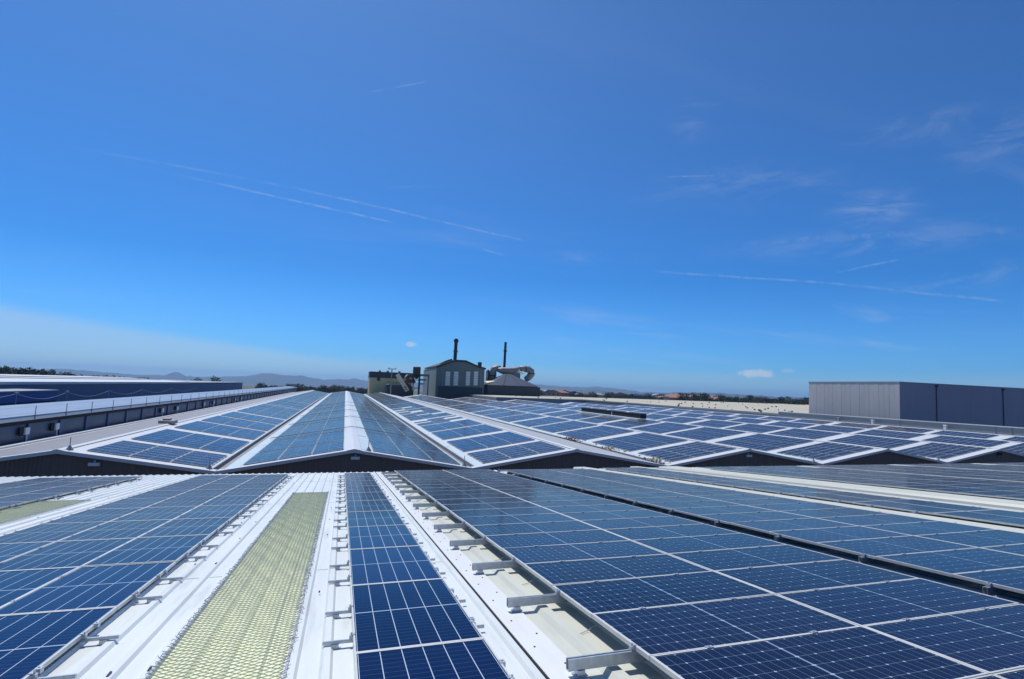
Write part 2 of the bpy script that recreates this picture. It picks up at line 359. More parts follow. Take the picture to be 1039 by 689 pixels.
# ------------------------------------------------------------------ ground and hills
def hsh(x): return math.sin(x*12.9898)*43758.5453 % 1
def vnoise(x, seed=0):
    i = math.floor(x); f_ = x-i; f_ = f_*f_*(3-2*f_); a = hsh(i+seed*17.3); b = hsh(i+1+seed*17.3); return a+(b-a)*f_
def sm(a, b, x): t = max(0, min(1, (x-a)/(b-a))); return t*t*(3-2*t)
def gz(x, y):
    d = math.hypot(x, y); return GZ-55*sm(900, 4200, d)
g = MB(); rings = [0]+[60*1.16**i for i in range(42)]
NA = 120
for ri, rr in enumerate(rings):
    for k in range(NA):
        a = 2*math.pi*k/NA; x, y = rr*math.sin(a), rr*math.cos(a); g.v.append((x, y, gz(x, y)-.002*(ri == 0)))
for ri in range(len(rings)-1):
    for k in range(NA):
        j = (k+1) % NA; g.f.append((ri*NA+k, ri*NA+j, (ri+1)*NA+j, (ri+1)*NA+k)) if ri else g.f.append((k, NA+j, NA+k))
tag(g.build('ground', 'ground'), kind='structure')
def hills(name, dist, depth, prof, seed, rough, m='hillfar'):
    """a range of hills: height by azimuth in degrees, crest at dist metres, real slopes to both sides"""
    h = MB(); az0, az1 = prof[0][0], prof[-1][0]; n = int((az1-az0)*5); rows = 9
    for i in range(n+1):
        az = az0+(az1-az0)*i/n; hh = 0
        for (a0, h0), (a1, h1) in zip(prof, prof[1:]):
            if a0 <= az <= a1: t = (az-a0)/(a1-a0); t = t*t*(3-2*t); hh = h0+(h1-h0)*t
        hh += rough*(vnoise(az*1.1, seed)-.5)+rough*.5*(vnoise(az*3.1, seed+1)-.5)+rough*.22*(vnoise(az*8.3, seed+2)-.5)
        for k in range(rows):
            t = k/(rows-1)*2-1; w = (math.cos(t*math.pi)+1)/2; w = w**.8
            d = dist+t*depth+depth*.12*(vnoise(az*2+k*5, seed+3)-.5)
            base = GZ-57; z = base+(hh*1.0-base)*w*(1+.12*(vnoise(az*2.7+k*3.3, seed+4)-.5)*(1-w)*2)
            h.v.append((d*math.sin(R(az)), d*math.cos(R(az)), z))
    for i in range(n):
        for k in range(rows-1):
            a = i*rows+k; h.f.append((a, a+rows, a+rows+1, a+1))
    tag(h.build(name, m, smooth=True), kind='structure')
PXM = 9000/F                                # metres per photo pixel at 9 km
hills('hills', 9000, 1500, [(-60, 10), (-26, 15), (-20, 40), (-17, 0), (-14.5, 0), (-13.6, 52), (-12.8, 0), (-10.5, 10), (-8.5, 45), (-7, 90), (-5.5, 70), (-4, 82), (-2, 40), (0, 55), (3, 35), (10, 50), (17, 60), (20, 75), (23, 60), (25.5, 72), (28, 30), (33, 15), (40, 10), (60, 5)], 3, 22)
hills('hills', 5200, 900, [(-60, -60), (14, -62), (19, -20), (24, 8), (29, 2), (32, 18), (36, 24), (40, 16), (44, 10), (47, 0), (60, -20)], 11, 12)

# ------------------------------------------------------------------ solar panels
PLONG, PSHORT, FT = 2.102, 1.046, .035
def panel_meshes():
    fr = MB(); a, b, lip = PSHORT/2, PLONG/2, .016
    fr.box(-a, -a+lip, -b, b, -FT, 0); fr.box(a-lip, a, -b, b, -FT, 0)
    fr.box(-a+lip, a-lip, -b, -b+.024, -FT, 0); fr.box(-a+lip, a-lip, b-.024, b, -FT, 0)
    gl = MB(); x, y = a-lip, b-lip
    c = [(-x, -y, -.004), (x, -y, -.004), (x, y, -.004), (-x, y, -.004)]
    gl.poly(c, [(q[0], q[1]) for q in c]); gl.poly([(q[0], q[1], -.010) for q in reversed(c)], [(0.45, .0)]*4)
    cl = MB(); cl.box(-.02, .02, -.03, .03, -.03, .006); cl.tube([(0, 0, .006), (0, 0, .012)], .007, 6)
    return fr.mesh('frame', 'alu'), gl.mesh('cells', 'poly'), gl.mesh('cells', 'mono'), cl.mesh('clamp', 'galv')
FRM, GPOLY, GMONO, CLM = panel_meshes()
def proto(mono):
    t = empty('solar_panel')
    for nm, me, loc in (('frame', FRM, (0, 0, 0)), ('glass', GMONO if mono else GPOLY, (0, 0, 0)), ('clamp', CLM, (PSHORT/2+.006, .52, 0)), ('clamp', CLM, (PSHORT/2+.006, -.52, 0))):
        o = bpy.data.objects.new(nm, me); COL.objects.link(o); o.parent = t; o.location = loc
    return t
panels = []                                  # (matrix, mono, label, group)
def add_panel(x, y, z, rx, ry, land, mono, label, group, sc_=1., sx_=1.):
    n = Matrix.Translation((x, y, z)) @ Matrix.Rotation(ry, 4, 'Y') @ Matrix.Rotation(rx, 4, 'X')
    if land: n = n @ Matrix.Rotation(math.pi/2, 4, 'Z') @ Matrix.Diagonal((sx_, sc_, 1, 1))
    panels.append((n, mono, label, group))
COLW = {1: [''], 2: ['left', 'right'], 3: ['left', 'middle', 'right']}
def near_array(x0, y1, nrow, ncol, land, e, mono, name, group, rp=None, cp=None):
    """rows counted from the far edge of the near roof towards the camera"""
    cp = cp or (2.11 if land else 1.05); rp = rp or (1.0556 if land else 2.11)
    jr = random.Random(int(abs(x0)*100))
    for c in range(ncol):
        for r in range(nrow):
            x = x0+cp*(c+.5); y = y1-rp*(r+.5)
            w = COLW[ncol][c]; lab = 'solar panel, '+name+(', '+w+' column' if w else '')+', '+ORD[r+1]+' from roof edge'
            add_panel(x, y, DZ(y, e+jr.uniform(-.002, .002)), DT+jr.uniform(-.0022, .0022), jr.uniform(-.003, .003), land, mono, lab, group)
LEN = 2.11
near_array(.199, 21.736+2*LEN, 12, 1, False, 0, False, 'narrow middle strip', 'panels of the narrow middle strip')
near_array(-1.959-3.15, 8.962+8*LEN, 12, 3, False, 0, False, 'array left of the big skylight', 'panels of the left array')
near_array(-7.0-3.15, 8.9+8*LEN, 12, 3, False, 0, False, 'array at the far left', 'panels of the far left array')
near_array(2.259, 4.929+20*1.0556, 24, 2, True, .08, True, 'wide array on tall rails', 'panels of the wide array on rails')
near_array(7.02, 4.94+19*1.0556, 23, 2, True, .08, True, 'array right of the black gutter', 'panels of the array right of the gutter')
near_array(12.25, 9.0+8*LEN, 10, 2, False, .08, True, 'slim array before the cream strip', 'panels of the slim array')
near_array(17.85, 4.94+20*1.0556, 20, 3, True, .05, True, 'array beyond the cream strip', 'panels beyond the cream strip')
near_array(24.95, 4.94+20*1.0556, 18, 3, True, .05, True, 'second array past cream strip', 'panels beyond the cream strip, second array')
near_array(32.2, 4.94+20*1.0556, 14, 3, True, .05, True, 'third array past cream strip', 'panels beyond the cream strip, third array')
near_array(39.6, 4.94+20*1.0556, 10, 3, True, .05, True, 'fourth array past cream strip', 'panels beyond the cream strip, fourth array')
near_array(47.0, 4.94+20*1.0556, 8, 3, True, .05, True, 'last array past cream strip', 'panels beyond the cream strip, last array')

# far gable halls: bay k has its ridge at RX+k*BAY
BAY, RX, GY, ZR = 15.608, -14.79, 39.49, -4.351
HS = BAY/2; RISE = 1.273; GT = math.atan(RISE/HS); ZE = ZR-RISE
YEND = [300, 305, 300, 262, 235, 215, 196, 182]
NB = 8
def rz(k, x):                                 # roof surface height
    return ZR-abs(x-(RX+k*BAY))*RISE/HS
BAYN = ['first gable from left', 'ridge-capped second gable']+[o_+' gable from left' for o_ in ('third', 'fourth', 'fifth', 'sixth', 'seventh', 'eighth')]
def blocks(k, side, x_in, gaps, rowlist, cp=2.115):
    """three landscape columns; side -1 is the slope falling to the left"""
    ax = RX+k*BAY; y = 40.15; b = 0; jr = random.Random(k*3+side)
    ends = []
    while y < YEND[k]-9:
        n = rowlist[min(b, len(rowlist)-1)]
        if k == 4 and side == -1 and 88 < y+4 < 112: pass
        first = b == 0 and k != 1; rp = .985 if first else 1.05+(.03 if k > 2 else 0)
        for r in range(n):
            yy = y+rp*(r+.5)
            for c in range(3):
                if k == 2 and 4 <= b <= 8 and jr.random() < .34: continue
                off = x_in+cp*(c+.5); x = ax+side*off
                colw = ['upper', 'middle', 'lower'][c]
                lab = 'solar panel, '+BAYN[k]+(', '+('left' if side < 0 else 'right')+' slope' if k == 1 else '')+', '+ORD[b+1]+' block, '+ORD[r+1]+' row, '+colw
                add_panel(x, yy, rz(k, x)+.075, jr.uniform(-.003, .003), side*GT+jr.uniform(-.003, .003), True, True, lab, 'panels on the far gable roofs', cp/2.115, .78 if first else 1.)
        y1 = y+rp*n; ends.append((y, y1)); y = y1+gaps[b % len(gaps)]; b += 1
    return ends
blocks(0, 1, .95, (1.4, 2.2, 1.4), [6, 8])
blocks(1, -1, .62, (.5, .6), [6, 8], 1.965); blocks(1, 1, 1.20, (.5, .6), [6, 8], 2.0)
for k in range(2, NB): blocks(k, -1, .48, (1.4, 2.2, 1.4), [6, 8])
# the largest 300 in the photograph are objects; the others are one mass
def area(n):
    q = []
    for sx, sy in ((-1, -1), (1, -1), (1, 1), (-1, 1)):
        p = proj(n @ Vector((sx*PSHORT/2, sy*PLONG/2, 0)))
        if p is None: return -1
        q.append(p)
    cxm = sum(p[0] for p in q)/4; cym = sum(p[1] for p in q)/4
    a = abs(sum(q[i][0]*q[(i+1) % 4][1]-q[(i+1) % 4][0]*q[i][1] for i in range(4)))/2
    # share inside the frame, by sampling
    ins = 0
    for i in range(5):
        for j in range(5):
            s, t = (i+.5)/5, (j+.5)/5
            x = (q[0][0]*(1-s)+q[1][0]*s)*(1-t)+(q[3][0]*(1-s)+q[2][0]*s)*t
            y = (q[0][1]*(1-s)+q[1][1]*s)*(1-t)+(q[3][1]*(1-s)+q[2][1]*s)*t
            ins += (0 <= x <= 1039 and 0 <= y <= 689)
    return a*ins/25
order = sorted(range(len(panels)), key=lambda i: -area(panels[i][0]))
big = set(i for i in order[:300] if area(panels[i][0]) > 0)
P0, P1 = proto(False), proto(True); used = {False: False, True: False}
rest = {False: MB(), True: MB()}; restf = MB()
for i, (n, mono, lab, grp) in enumerate(panels):
    if i in big:
        src = P1 if mono else P0
        o = src if not used[mono] else copy_tree(src)
        used[mono] = True
        o.matrix_world = n; tag(o, lab, 'solar panel', grp)
    else:
        a, b, l = PSHORT/2, PLONG/2, .016
        cs = [(-a, -b), (a, -b), (a, b), (-a, b)]; ci = [(-a+l, -b+l), (a-l, -b+l), (a-l, b-l), (-a+l, b-l)]
        rest[True].poly([n @ Vector((x, y, -.003)) for x, y in ci], ci)
        for q in range(4):
            w = (q+1) % 4
            restf.poly([n @ Vector((*cs[q], 0)), n @ Vector((*cs[w], 0)), n @ Vector((*ci[w], 0)), n @ Vector((*ci[q], 0))])
            restf.poly([n @ Vector((*cs[q], -FT)), n @ Vector((*cs[w], -FT)), n @ Vector((*cs[w], 0)), n @ Vector((*cs[q], 0))])
ro = rest[True].build('solar_panels', 'mono')
me = ro.data; me.materials.append(M['alu'])
nb0 = len(me.polygons)
both = MB(); both.v = rest[True].v+restf.v; off = len(rest[True].v)
both.f = rest[True].f+[tuple(off+i for i in f_) for f_ in restf.f]; both.uv = rest[True].uv
bpy.data.objects.remove(ro)
ro = both.build('solar_panels', 'mono'); ro.data.materials.append(M['alu'])
for p in list(ro.data.polygons)[nb0:]: p.material_index = 1
tag(ro, 'remaining rows of blue solar panels spread over the far roofs', 'solar panels', 'panels on the far gable roofs', 'stuff')

# ------------------------------------------------------------------ near hall (the roof the camera stands on)
near = tag(empty('factory_hall', (0, 10, GZ)), 'low white ribbed roof in the foreground that carries the nearest solar arrays', 'building')
YN, YF = -6.0, 27.75
def ribbed(x0, x1, pitch=.25, h=.028, wt=.03, wb=.06, th=.012, phase=0., y0=YN, y1=YF, off=0.):
    pr = []; x = x0; k = 0
    tops = []
    c = math.ceil((x0+wb)/pitch)*pitch+phase
    pr.append((x0, 0))
    while c+wb < x1:
        if c-wb > x0: pr += [(c-wb, 0), (c-wt, h), (c+wt, h), (c+wb, 0)]
        c += pitch
    pr.append((x1, 0))
    low = [(x, z-th) for x, z in reversed(pr)]
    b = MB(); n = len(pr)
    ys = [y0, y1]
    for yy in ys: b.v += [(x, yy, z) for x, z in pr]+[(x, yy, z-th) for x, z in pr]
    for i in range(n-1):
        b.f.append((i, i+1, 2*n+i+1, 2*n+i)); b.f.append((n+i+1, n+i, 3*n+i, 3*n+i+1))
        b.f.append((i+1, i, n+i, n+i+1)); b.f.append((2*n+i, 2*n+i+1, 3*n+i+1, 3*n+i))
    return b.map(dmap(SHEET+off))
def build_in(b, name, m, root, **k):
    o = b.build(name, m, root, **k); o.location = -Vector(root.location); return o
build_in(ribbed(-28, 1.56, wb=.05, wt=.028), 'roof_sheet', 'white', near)
build_in(ribbed(1.845, 6.62, pitch=.42, h=.042, wt=.045, wb=.09, phase=-.02), 'roof_sheet', 'cream', near)
build_in(ribbed(7.05, 66), 'roof_sheet', 'white', near)
pl = MB().box(1.57, 1.845, YN, YF-.03, .010, .016); pl.box(1.562, 1.568, YN, YF-.04, -.01, .010)
build_in(pl.map(dmap(SHEET)), 'flashing', 'plate', near)
bk = MB().box(1.552, 1.564, YN, YF-.05, .002, .0145)
build_in(bk.map(dmap(SHEET)), 'sealant_joint', 'dark', near)
gt = MB(); gt.prism([(6.60, .03), (6.60, -.40), (7.07, -.40), (7.07, .03), (7.055, .03), (7.055, -.385), (6.615, -.385), (6.615, .03)][::-1], YN, YF)
build_in(gt.map(dmap(SHEET)), 'gutter', 'dark', near)
# folded cream strips between the arrays on the right
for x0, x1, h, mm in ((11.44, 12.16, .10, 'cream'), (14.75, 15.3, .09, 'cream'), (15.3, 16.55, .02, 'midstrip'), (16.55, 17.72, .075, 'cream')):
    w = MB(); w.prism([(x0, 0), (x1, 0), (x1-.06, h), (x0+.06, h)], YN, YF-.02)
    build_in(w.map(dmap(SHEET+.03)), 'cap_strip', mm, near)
lp = MB()
for x0, x1 in ((-28, 1.55), (7.06, 66)):
    for yy in (8.3, 16.1, 23.0):                       # end laps: the upper sheet lies over the lower one
        xx = math.ceil(x0/.25)*.25
        while xx < x1-.25:
            lp.box(xx+.055, min(x1, xx+.195), yy, yy+.004, 0, .0035); xx += .25
build_in(lp.map(dmap(SHEET)), 'sheet_lap', 'trimgrey', near)
wl = MB(); wl.box(-28, 66, YF-.5, YF-.15, GZ, DZ(YF)-.14); wl.box(-28, -27.7, YN, YF-.5, GZ, DZ(YF)-.14); wl.box(65.7, 66, YN, YF-.5, GZ, DZ(YF)-.14); wl.box(-28, 66, YN, YN+.3, GZ, DZ(YN)-.14)
build_in(wl, 'wall', 'gable', near)
sc = MB(); jr = random.Random(5)
for Y in [q*.71+1.2 for q in range(37)]:
    for x in (1.66, 1.78):
        sc.tube([(x+jr.uniform(-.01, .01), Y+jr.uniform(-.12, .12)+(x > 1.7)*.3, .016), (0, 0, 0)] if 0 else [(x, Y+(x > 1.7)*.3, .016), (x, Y+(x > 1.7)*.3, .023)], .009, 6)
for Y in [q*1.9+1.4 for q in range(14)]:
    for x in (-1.75, -1.5, -1.25, -.125, -6.75, -5.75, -5.25):
        if jr.random() < .55: sc.tube([(x, Y+jr.uniform(-.04, .04), .028), (x, Y+jr.uniform(-.04, .04), .034)], .010, 6)
so = build_in(sc.map(dmap(SHEET)), 'screw_heads', 'screw', near); so['kind'] = 'stuff'

# fibreglass skylights under wire mesh
def skylight(xc, x0, x1, y0, y1, seed):
    sk = tag(empty('skylight', (xc, (y0+y1)/2, DZ((y0+y1)/2, SHEET))), 'x', 'skylight')
    root = sk; loc = Vector(sk.location)
    b = ribbed(x0, x1, pitch=.25, wb=.05, wt=.028, y0=y0, y1=y1, off=.006, th=.004); o = b.build('fibreglass_sheet', 'fibre', sk); o.location = -loc
    jr = random.Random(seed); ms = MB(); LX, LY = .092, .070; w = .0014
    def hgt(x):
        q = (x/.25) % 1; q = min(q, 1-q)*.25; return .040 if q < .05 else .040-.006*min(1, (q-.05)/.06)
    nx = int((x1-x0)/LX*2); ny = int((y1-y0)/LY*2)
    dz = {}
    for j in range(ny):
        for i in range(nx):
            if (i+j) % 2: continue
            for dj in (1, -1):
                xa, ya = x0+i*LX/2, y0+j*LY/2; xb, yb = xa+LX/2, ya+dj*LY/2
                if xb > x1+.01 or yb < y0-.01: continue
                za = hgt(xa)+.006*math.sin(xa*23+ya*5.1)*math.sin(ya*3.3); zb = hgt(xb)+.006*math.sin(xb*23+yb*5.1)*math.sin(yb*3.3)
                bb = len(ms.v)
                # each strand is a thin tilted ribbon with a real thickness
                ms.v += [(xa, ya-w, za-.003), (xb, yb-w, zb-.003), (xb, yb+w, zb+.004), (xa, ya+w, za+.004), (xa, ya+w, za+.0015), (xb, yb+w, zb+.0015)]
                ms.f += [(bb, bb+1, bb+2, bb+3), (bb+1, bb, bb+4, bb+5)]
    o = ms.map(dmap(SHEET)).build('wire_mesh', 'mesh', sk); o.location = -loc
    eg = MB()                                              # cut, curled wire ends along the long edges
    for side, xe in ((-1, x0), (1, x1)):
        yy = y0
        while yy < y1:
            L_ = jr.uniform(.01, .03)*(1.5 if jr.random() < .15 else 1); hh = jr.uniform(.015, .05)
            eg.tube([(xe-side*.03, yy, .038), (xe+side*L_*.5, yy+jr.uniform(-.02, .02), .04+hh*.5), (xe+side*L_, yy+jr.uniform(-.03, .03), .030+hh*jr.uniform(-.3, 1))], .0035, 4)
            yy += jr.uniform(.035, .09)
        eg.box(xe-.010, xe+.010, y0, y1, .034, .038)
    o = eg.map(dmap(SHEET)).build('wire_edge', 'meshgrey', sk); o.location = -loc
    fl = MB().box(x0-.02, x1+.02, y1-.05, y1+.03, .036, .042).map(dmap(SHEET)); o = fl.build('end_flashing', 'gutter', sk); o.location = -loc
    return sk
s1 = skylight(-.75, -1.22, -.285, -2.0, 18.5, 1); tag(s1, 'long yellow ribbed skylight strip under wire mesh, beside the narrow middle panel strip')
s2 = skylight(-6.5, -6.98, -6.0, 6.0, 18.0, 2); tag(s2, 'yellowish mesh-covered skylight strip at the left picture edge')

# mounting rails with end clamps
def rail_proto(L_, h, w, channel):
    t = empty('mounting_rail')
    b = MB()
    if channel:                                           # open top channel
        b.prism([(-w/2, 0), (w/2, 0), (w/2, h), (w/2-.018, h), (w/2-.018, h-.006), (w/2-.006, h-.006), (w/2-.006, .006), (-w/2+.006, .006), (-w/2+.006, h-.006), (-w/2+.018, h-.006), (-w/2+.018, h), (-w/2, h)], 0, L_)
    else:
        b.prism([(-w/2, 0), (w/2, 0), (w/2, h*.8), (w/2-.004, h), (-w/2+.004, h), (-w/2, h*.8)], 0, L_)
    b.map(lambda x, y, z: (y-L_/2, -x, z)); o = b.build('rail', 'galv', t)
    return t
rail_cache = {}
def rail(xa, xb, Y, e_top, h, w, channel, label, group, ends, cat='mounting rail'):
    key = (round(xb-xa, 3), h, w, channel, tuple(ends))
    if key not in rail_cache:
        t = rail_proto(xb-xa, h, w, channel)
        for xx, hh in ends:                              # end clamp gripping the panel's edge
            c = MB(); s = 1 if xx > (xb-xa)/2 else -1; x = xx-(xb-xa)/2
            c.box(x-.016, x+.016, -.022, .022, h, h+.030); c.box(min(x, x-s*.03), max(x, x-s*.03), -.022, .022, h+hh-.001, h+hh+.006); c.box(x-.004, x+.004, -.022, .022, h+.028, h+hh+.0); c.tube([(x, 0, h+hh+.002), (x, 0, h+hh+.016)], .007, 6)
            c.build('end_clamp', 'galv', t)
            k = MB(); x2 = -(xb-xa)/2+.10 if s < 0 else (xb-xa)/2-.10
            k.box(x2-.03, x2+.03, -w/2-.012, w/2+.012, -.035, 0); k.box(x2-.05, x2+.05, -w/2-.02, w/2+.02, -.040, -.035)
            k.build('foot', 'galv', t)
        rail_cache[key] = t; o = t
    else: o = copy_tree(rail_cache[key])
    o.location = ((xa+xb)/2, Y, DZ(Y, e_top-h)); o.rotation_euler = (DT, 0, 0)
    tag(o, label, cat, group)
for nm, x0, x1, yb, grp, xl, xr in (('narrow middle strip', .199, 1.239, 21.736+2*LEN, 'rails under the narrow middle strip', .24, .11),
                                    ('array left of the big skylight', -5.109, -1.959, 8.962+8*LEN, 'rails under the left array', .16, .26),
                                    ('array at the far left', -10.15, -7.0, 8.9+8*LEN, 'rails under the far left array', .16, .22)):
    for r in range(12):
        for j, fr in enumerate((.39, .79)):
            Y = yb-LEN*(r+fr)
            rail(x0-xl, x1+xr, Y, -FT-.001, .026, .030, False, 'thin rail under the %s, %s from the roof edge' % (nm, ORD[min(30, 2*r+j+1)]), grp, ((xl-.012, FT), (xl+x1-x0+.012, FT)))
Y = 4.1; ys = []
while Y < 26.2: ys.append(Y); Y += 1.655
ys = [2.45, .8]+ys; ys.sort(reverse=True)
for i, Y in enumerate(ys):
    rail(1.70, 6.585, Y, .08-FT-.001, .082, .055, True, 'deep channel rail under the wide array, %s from the roof edge' % ORD[i+1], 'deep channel rails of the wide array', ((.545, FT), (4.79, FT)))
    rail(6.93, 11.36, Y+.4, .08-FT-.001, .082, .055, True, 'channel rail under array right of black gutter, %s from roof edge' % ORD[i+1], 'rails right of the gutter', ((.075, FT), (4.33, FT)))
for i in range(16):
    Y = 25.3-LEN*.5*i
    if i % 2: Y -= .1
    rail(12.1, 14.6, Y, .08-FT-.001, .082, .055, True, 'channel rail under the slim array, %s from the roof edge' % ORD[i+1], 'rails of the slim array', ((.13, FT), (2.27, FT)))
# cables hanging from the raised array's edge
for i in range(13):
    jr = random.Random(i+40); y = 3.35+i*1.655+jr.uniform(-.25, .25)
    cb = MB(); x = 2.32
    cb.tube([(x+.12, y, -.03), (x-.02, y+.02, -.05), (x-.06, y+.04, -.085), (x-.16, y-.01, -.088), (x-.22, y-.06, -.089)], .004, 5)
    o = cb.map(dmap(0)).build('cable', 'galv'); tag(o, 'thin grey cable hanging under the wide array edge, %s from the camera' % ORD[i+1], 'cable', 'cables under the wide array edge')

# ------------------------------------------------------------------ far gable hall
far = tag(empty('factory_hall', (40, 150, GZ)), 'wide white multi-gable factory roof with dark end walls behind the near roof', 'building')
def fb(b, n, m, **k): return build_in(b, n, m, far, **k)
for k in range(NB):
    ax = RX+k*BAY; y1 = YEND[k]
    # end wall with fine vertical ribs
    w = MB(); n = 78
    pts = []
    for i in range(n+1):
        x = ax-HS+.06+(BAY-.12)*i/n; pts.append(x)
    for i in range(n):
        xa, xb = pts[i], pts[i+1]; xm = (xa+xb)/2
        for (p, q, ya, yb) in ((xa, xm, GY, GY-.035), (xm, xb, GY-.035, GY)):
            za, zb = rz(k, p)-.10, rz(k, q)-.10
            w.poly([(p, ya, GZ), (q, yb, GZ), (q, yb, zb), (p, ya, za)])
    w.box(ax-HS+.06, ax+HS-.06, GY+.002, GY+.25, GZ, ZE-.12)
    w.prism([(ax-HS+.06, ZE-.12), (ax+HS-.06, ZE-.12), (ax, ZR-.12)], GY+.002, GY+.25)
    fb(w, 'gable_wall', 'gable')
    for s in (-1, 1):
        m_ = 'roof'
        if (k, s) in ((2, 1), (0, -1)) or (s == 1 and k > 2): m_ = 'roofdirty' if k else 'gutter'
        b = MB(); b.hexa([(ax, GY-.28, ZR-.09), (ax+s*(HS-.32), GY-.28, rz(k, ax+s*(HS-.32))-.09), (ax+s*(HS-.32), y1, rz(k, ax+s*(HS-.32))-.09), (ax, y1, ZR-.09),
                          (ax, GY-.28, ZR), (ax+s*(HS-.32), GY-.28, rz(k, ax+s*(HS-.32))), (ax+s*(HS-.32), y1, rz(k, ax+s*(HS-.32))), (ax, y1, ZR)] if s > 0 else
                         [(ax+s*(HS-.32), GY-.28, rz(k, ax+s*(HS-.32))-.09), (ax, GY-.28, ZR-.09), (ax, y1, ZR-.09), (ax+s*(HS-.32), y1, rz(k, ax+s*(HS-.32))-.09),
                          (ax+s*(HS-.32), GY-.28, rz(k, ax+s*(HS-.32))), (ax, GY-.28, ZR), (ax, y1, ZR), (ax+s*(HS-.32), y1, rz(k, ax+s*(HS-.32)))])
        fb(b, 'roof_slope', m_)
        # pale sheets along the eaves, in lengths with small joints
        if m_ == 'roof':
            b = MB(); yy = GY+.35; xi, xo = ((6.98, 7.42) if k != 1 else (6.62, 7.44)) if s < 0 else (7.36, 7.46)
            if k in (0,) and s > 0: xi, xo = 7.36, 7.46
            while yy < y1-14:
                L_ = 12.6; xa, xb = sorted((ax+s*xi, ax+s*xo))
                b.hexa([(xa, yy, rz(k, xa)+.004), (xb, yy, rz(k, xb)+.004), (xb, yy+L_, rz(k, xb)+.004), (xa, yy+L_, rz(k, xa)+.004), (xa, yy, rz(k, xa)+.02), (xb, yy, rz(k, xb)+.02), (xb, yy+L_, rz(k, xb)+.02), (xa, yy+L_, rz(k, xa)+.02)])
                yy += L_+.15
            fb(b, 'eaves_sheet', 'roofpale')
        # rake trim along the gable
        t = .16; xe = ax+s*(HS-.02)
        q = sorted([(ax, ZR), (xe, rz(k, xe))])
        (xa, za), (xb, zb) = q
        b = MB(); b.hexa([(xa, GY-.34, za-.17), (xb, GY-.34, zb-.17), (xb, GY-.30, zb-.17), (xa, GY-.30, za-.17), (xa, GY-.34, za+.03), (xb, GY-.34, zb+.03), (xb, GY-.30, zb+.03), (xa, GY-.30, za+.03)])
        b.hexa([(xa, GY-.30, za+.006), (xb, GY-.30, zb+.006), (xb, GY+.34, zb+.006), (xa, GY+.34, za+.006), (xa, GY-.30, za+.03), (xb, GY-.30, zb+.03), (xb, GY+.34, zb+.03), (xa, GY+.34, za+.03)])
        fb(b, 'rake_trim', 'trim')
    b = MB(); cw = .45 if k == 1 else .22
    b.prism([(ax-cw, rz(k, ax-cw)+.035), (ax, ZR+.035), (ax+cw, rz(k, ax+cw)+.035), (ax+cw, rz(k, ax+cw)+.055), (ax, ZR+.075), (ax-cw, rz(k, ax-cw)+.055)], GY-.36, y1)
    fb(b, 'ridge_cap', 'trim')
    if k == 1:
        b = MB(); yy = GY+.5
        while yy < 290:
            xa, xb = ax+.47, ax+1.12
            b.hexa([(xa, yy, rz(k, xa)+.01), (xb, yy, rz(k, xb)+.01), (xb, yy+10.2, rz(k, xb)+.01), (xa, yy+10.2, rz(k, xa)+.01), (xa, yy, rz(k, xa)+.035), (xb, yy, rz(k, xb)+.035), (xb, yy+10.2, rz(k, xb)+.035), (xa, yy+10.2, rz(k, xa)+.035)]); yy += 10.5
        fb(b, 'ridge_light_strip', 'roofpale')
        for yy in (57.2, 75, 93, 112, 130):                # tie straps across the cap
            b = MB(); b.prism([(ax-6.9, rz(k, ax-6.9)+.17), (ax, ZR+.19), (ax+6.9, rz(k, ax+6.9)+.17), (ax+6.9, rz(k, ax+6.9)+.22), (ax, ZR+.24), (ax-6.9, rz(k, ax-6.9)+.22)], yy, yy+.14); fb(b, 'cable_tray', 'duct')
    # valley gutter on the right of the bay
    xv = ax+HS; ya = GY-.2
    b = MB(); b.prism([(xv-.33, ZE+.06), (xv-.28, ZE-.22), (xv+.28, ZE-.22), (xv+.33, ZE+.06), (xv+.30, ZE+.06), (xv+.25, ZE-.19), (xv-.25, ZE-.19), (xv-.30, ZE+.06)][::-1], ya, y1)
    fb(b, 'gutter', 'gutter')
    # lamp under the ridge and small rod at the valley end
    if k in (0, 1, 3, 5):
        lx = at([395/3.996/1*0+98, 429, 0, 757, 0, 1011][0], 0, 1).x if 0 else ax+(1.7 if k == 0 else .1)
        b = MB(); b.box(lx-.28, lx+.28, GY-.22, GY-.04, rz(k, lx)-.62, rz(k, lx)-.42); b.box(lx-.05, lx+.05, GY-.10, GY-.035, rz(k, lx)-.42, rz(k, lx)-.3)
        fb(b, 'wall_lamp', 'box' if k != 5 else 'dark', bevel=.03)
    xs = [xv-.45] if k != 0 else [ax+.35, xv-.45]
    for x in xs+([ax+.9] if k == 1 else []):
        zz = rz(k, x); b = MB()
        b.tube([(x, GY+.25, zz+.03), (x, GY+.25, zz+.30)], [.20, .03], 8); b.tube([(x, GY+.25, zz+.28), (x, GY+.25, zz+.75)], .022, 6)
        fb(b, 'rod_holder', 'trimgrey')
b = MB(); b.box(RX-HS, RX-HS+.25, GY+.3, 300, GZ, ZE-.1); b.box(RX-HS, RX+NB*BAY-HS, 180, 180.25, GZ, ZE-.5); fb(b, 'side_wall', 'gable')
b = MB()                                        # flat lead strip between the first gable and the annex
b.box(-24.0, RX-HS+.3, GY+.1, 300, ZE-.25, ZE-.06); b.box(-23.2, -22.9, GY+.1, 300, ZE-.06, ZE+.07)
fb(b, 'edge_strip', 'roof')
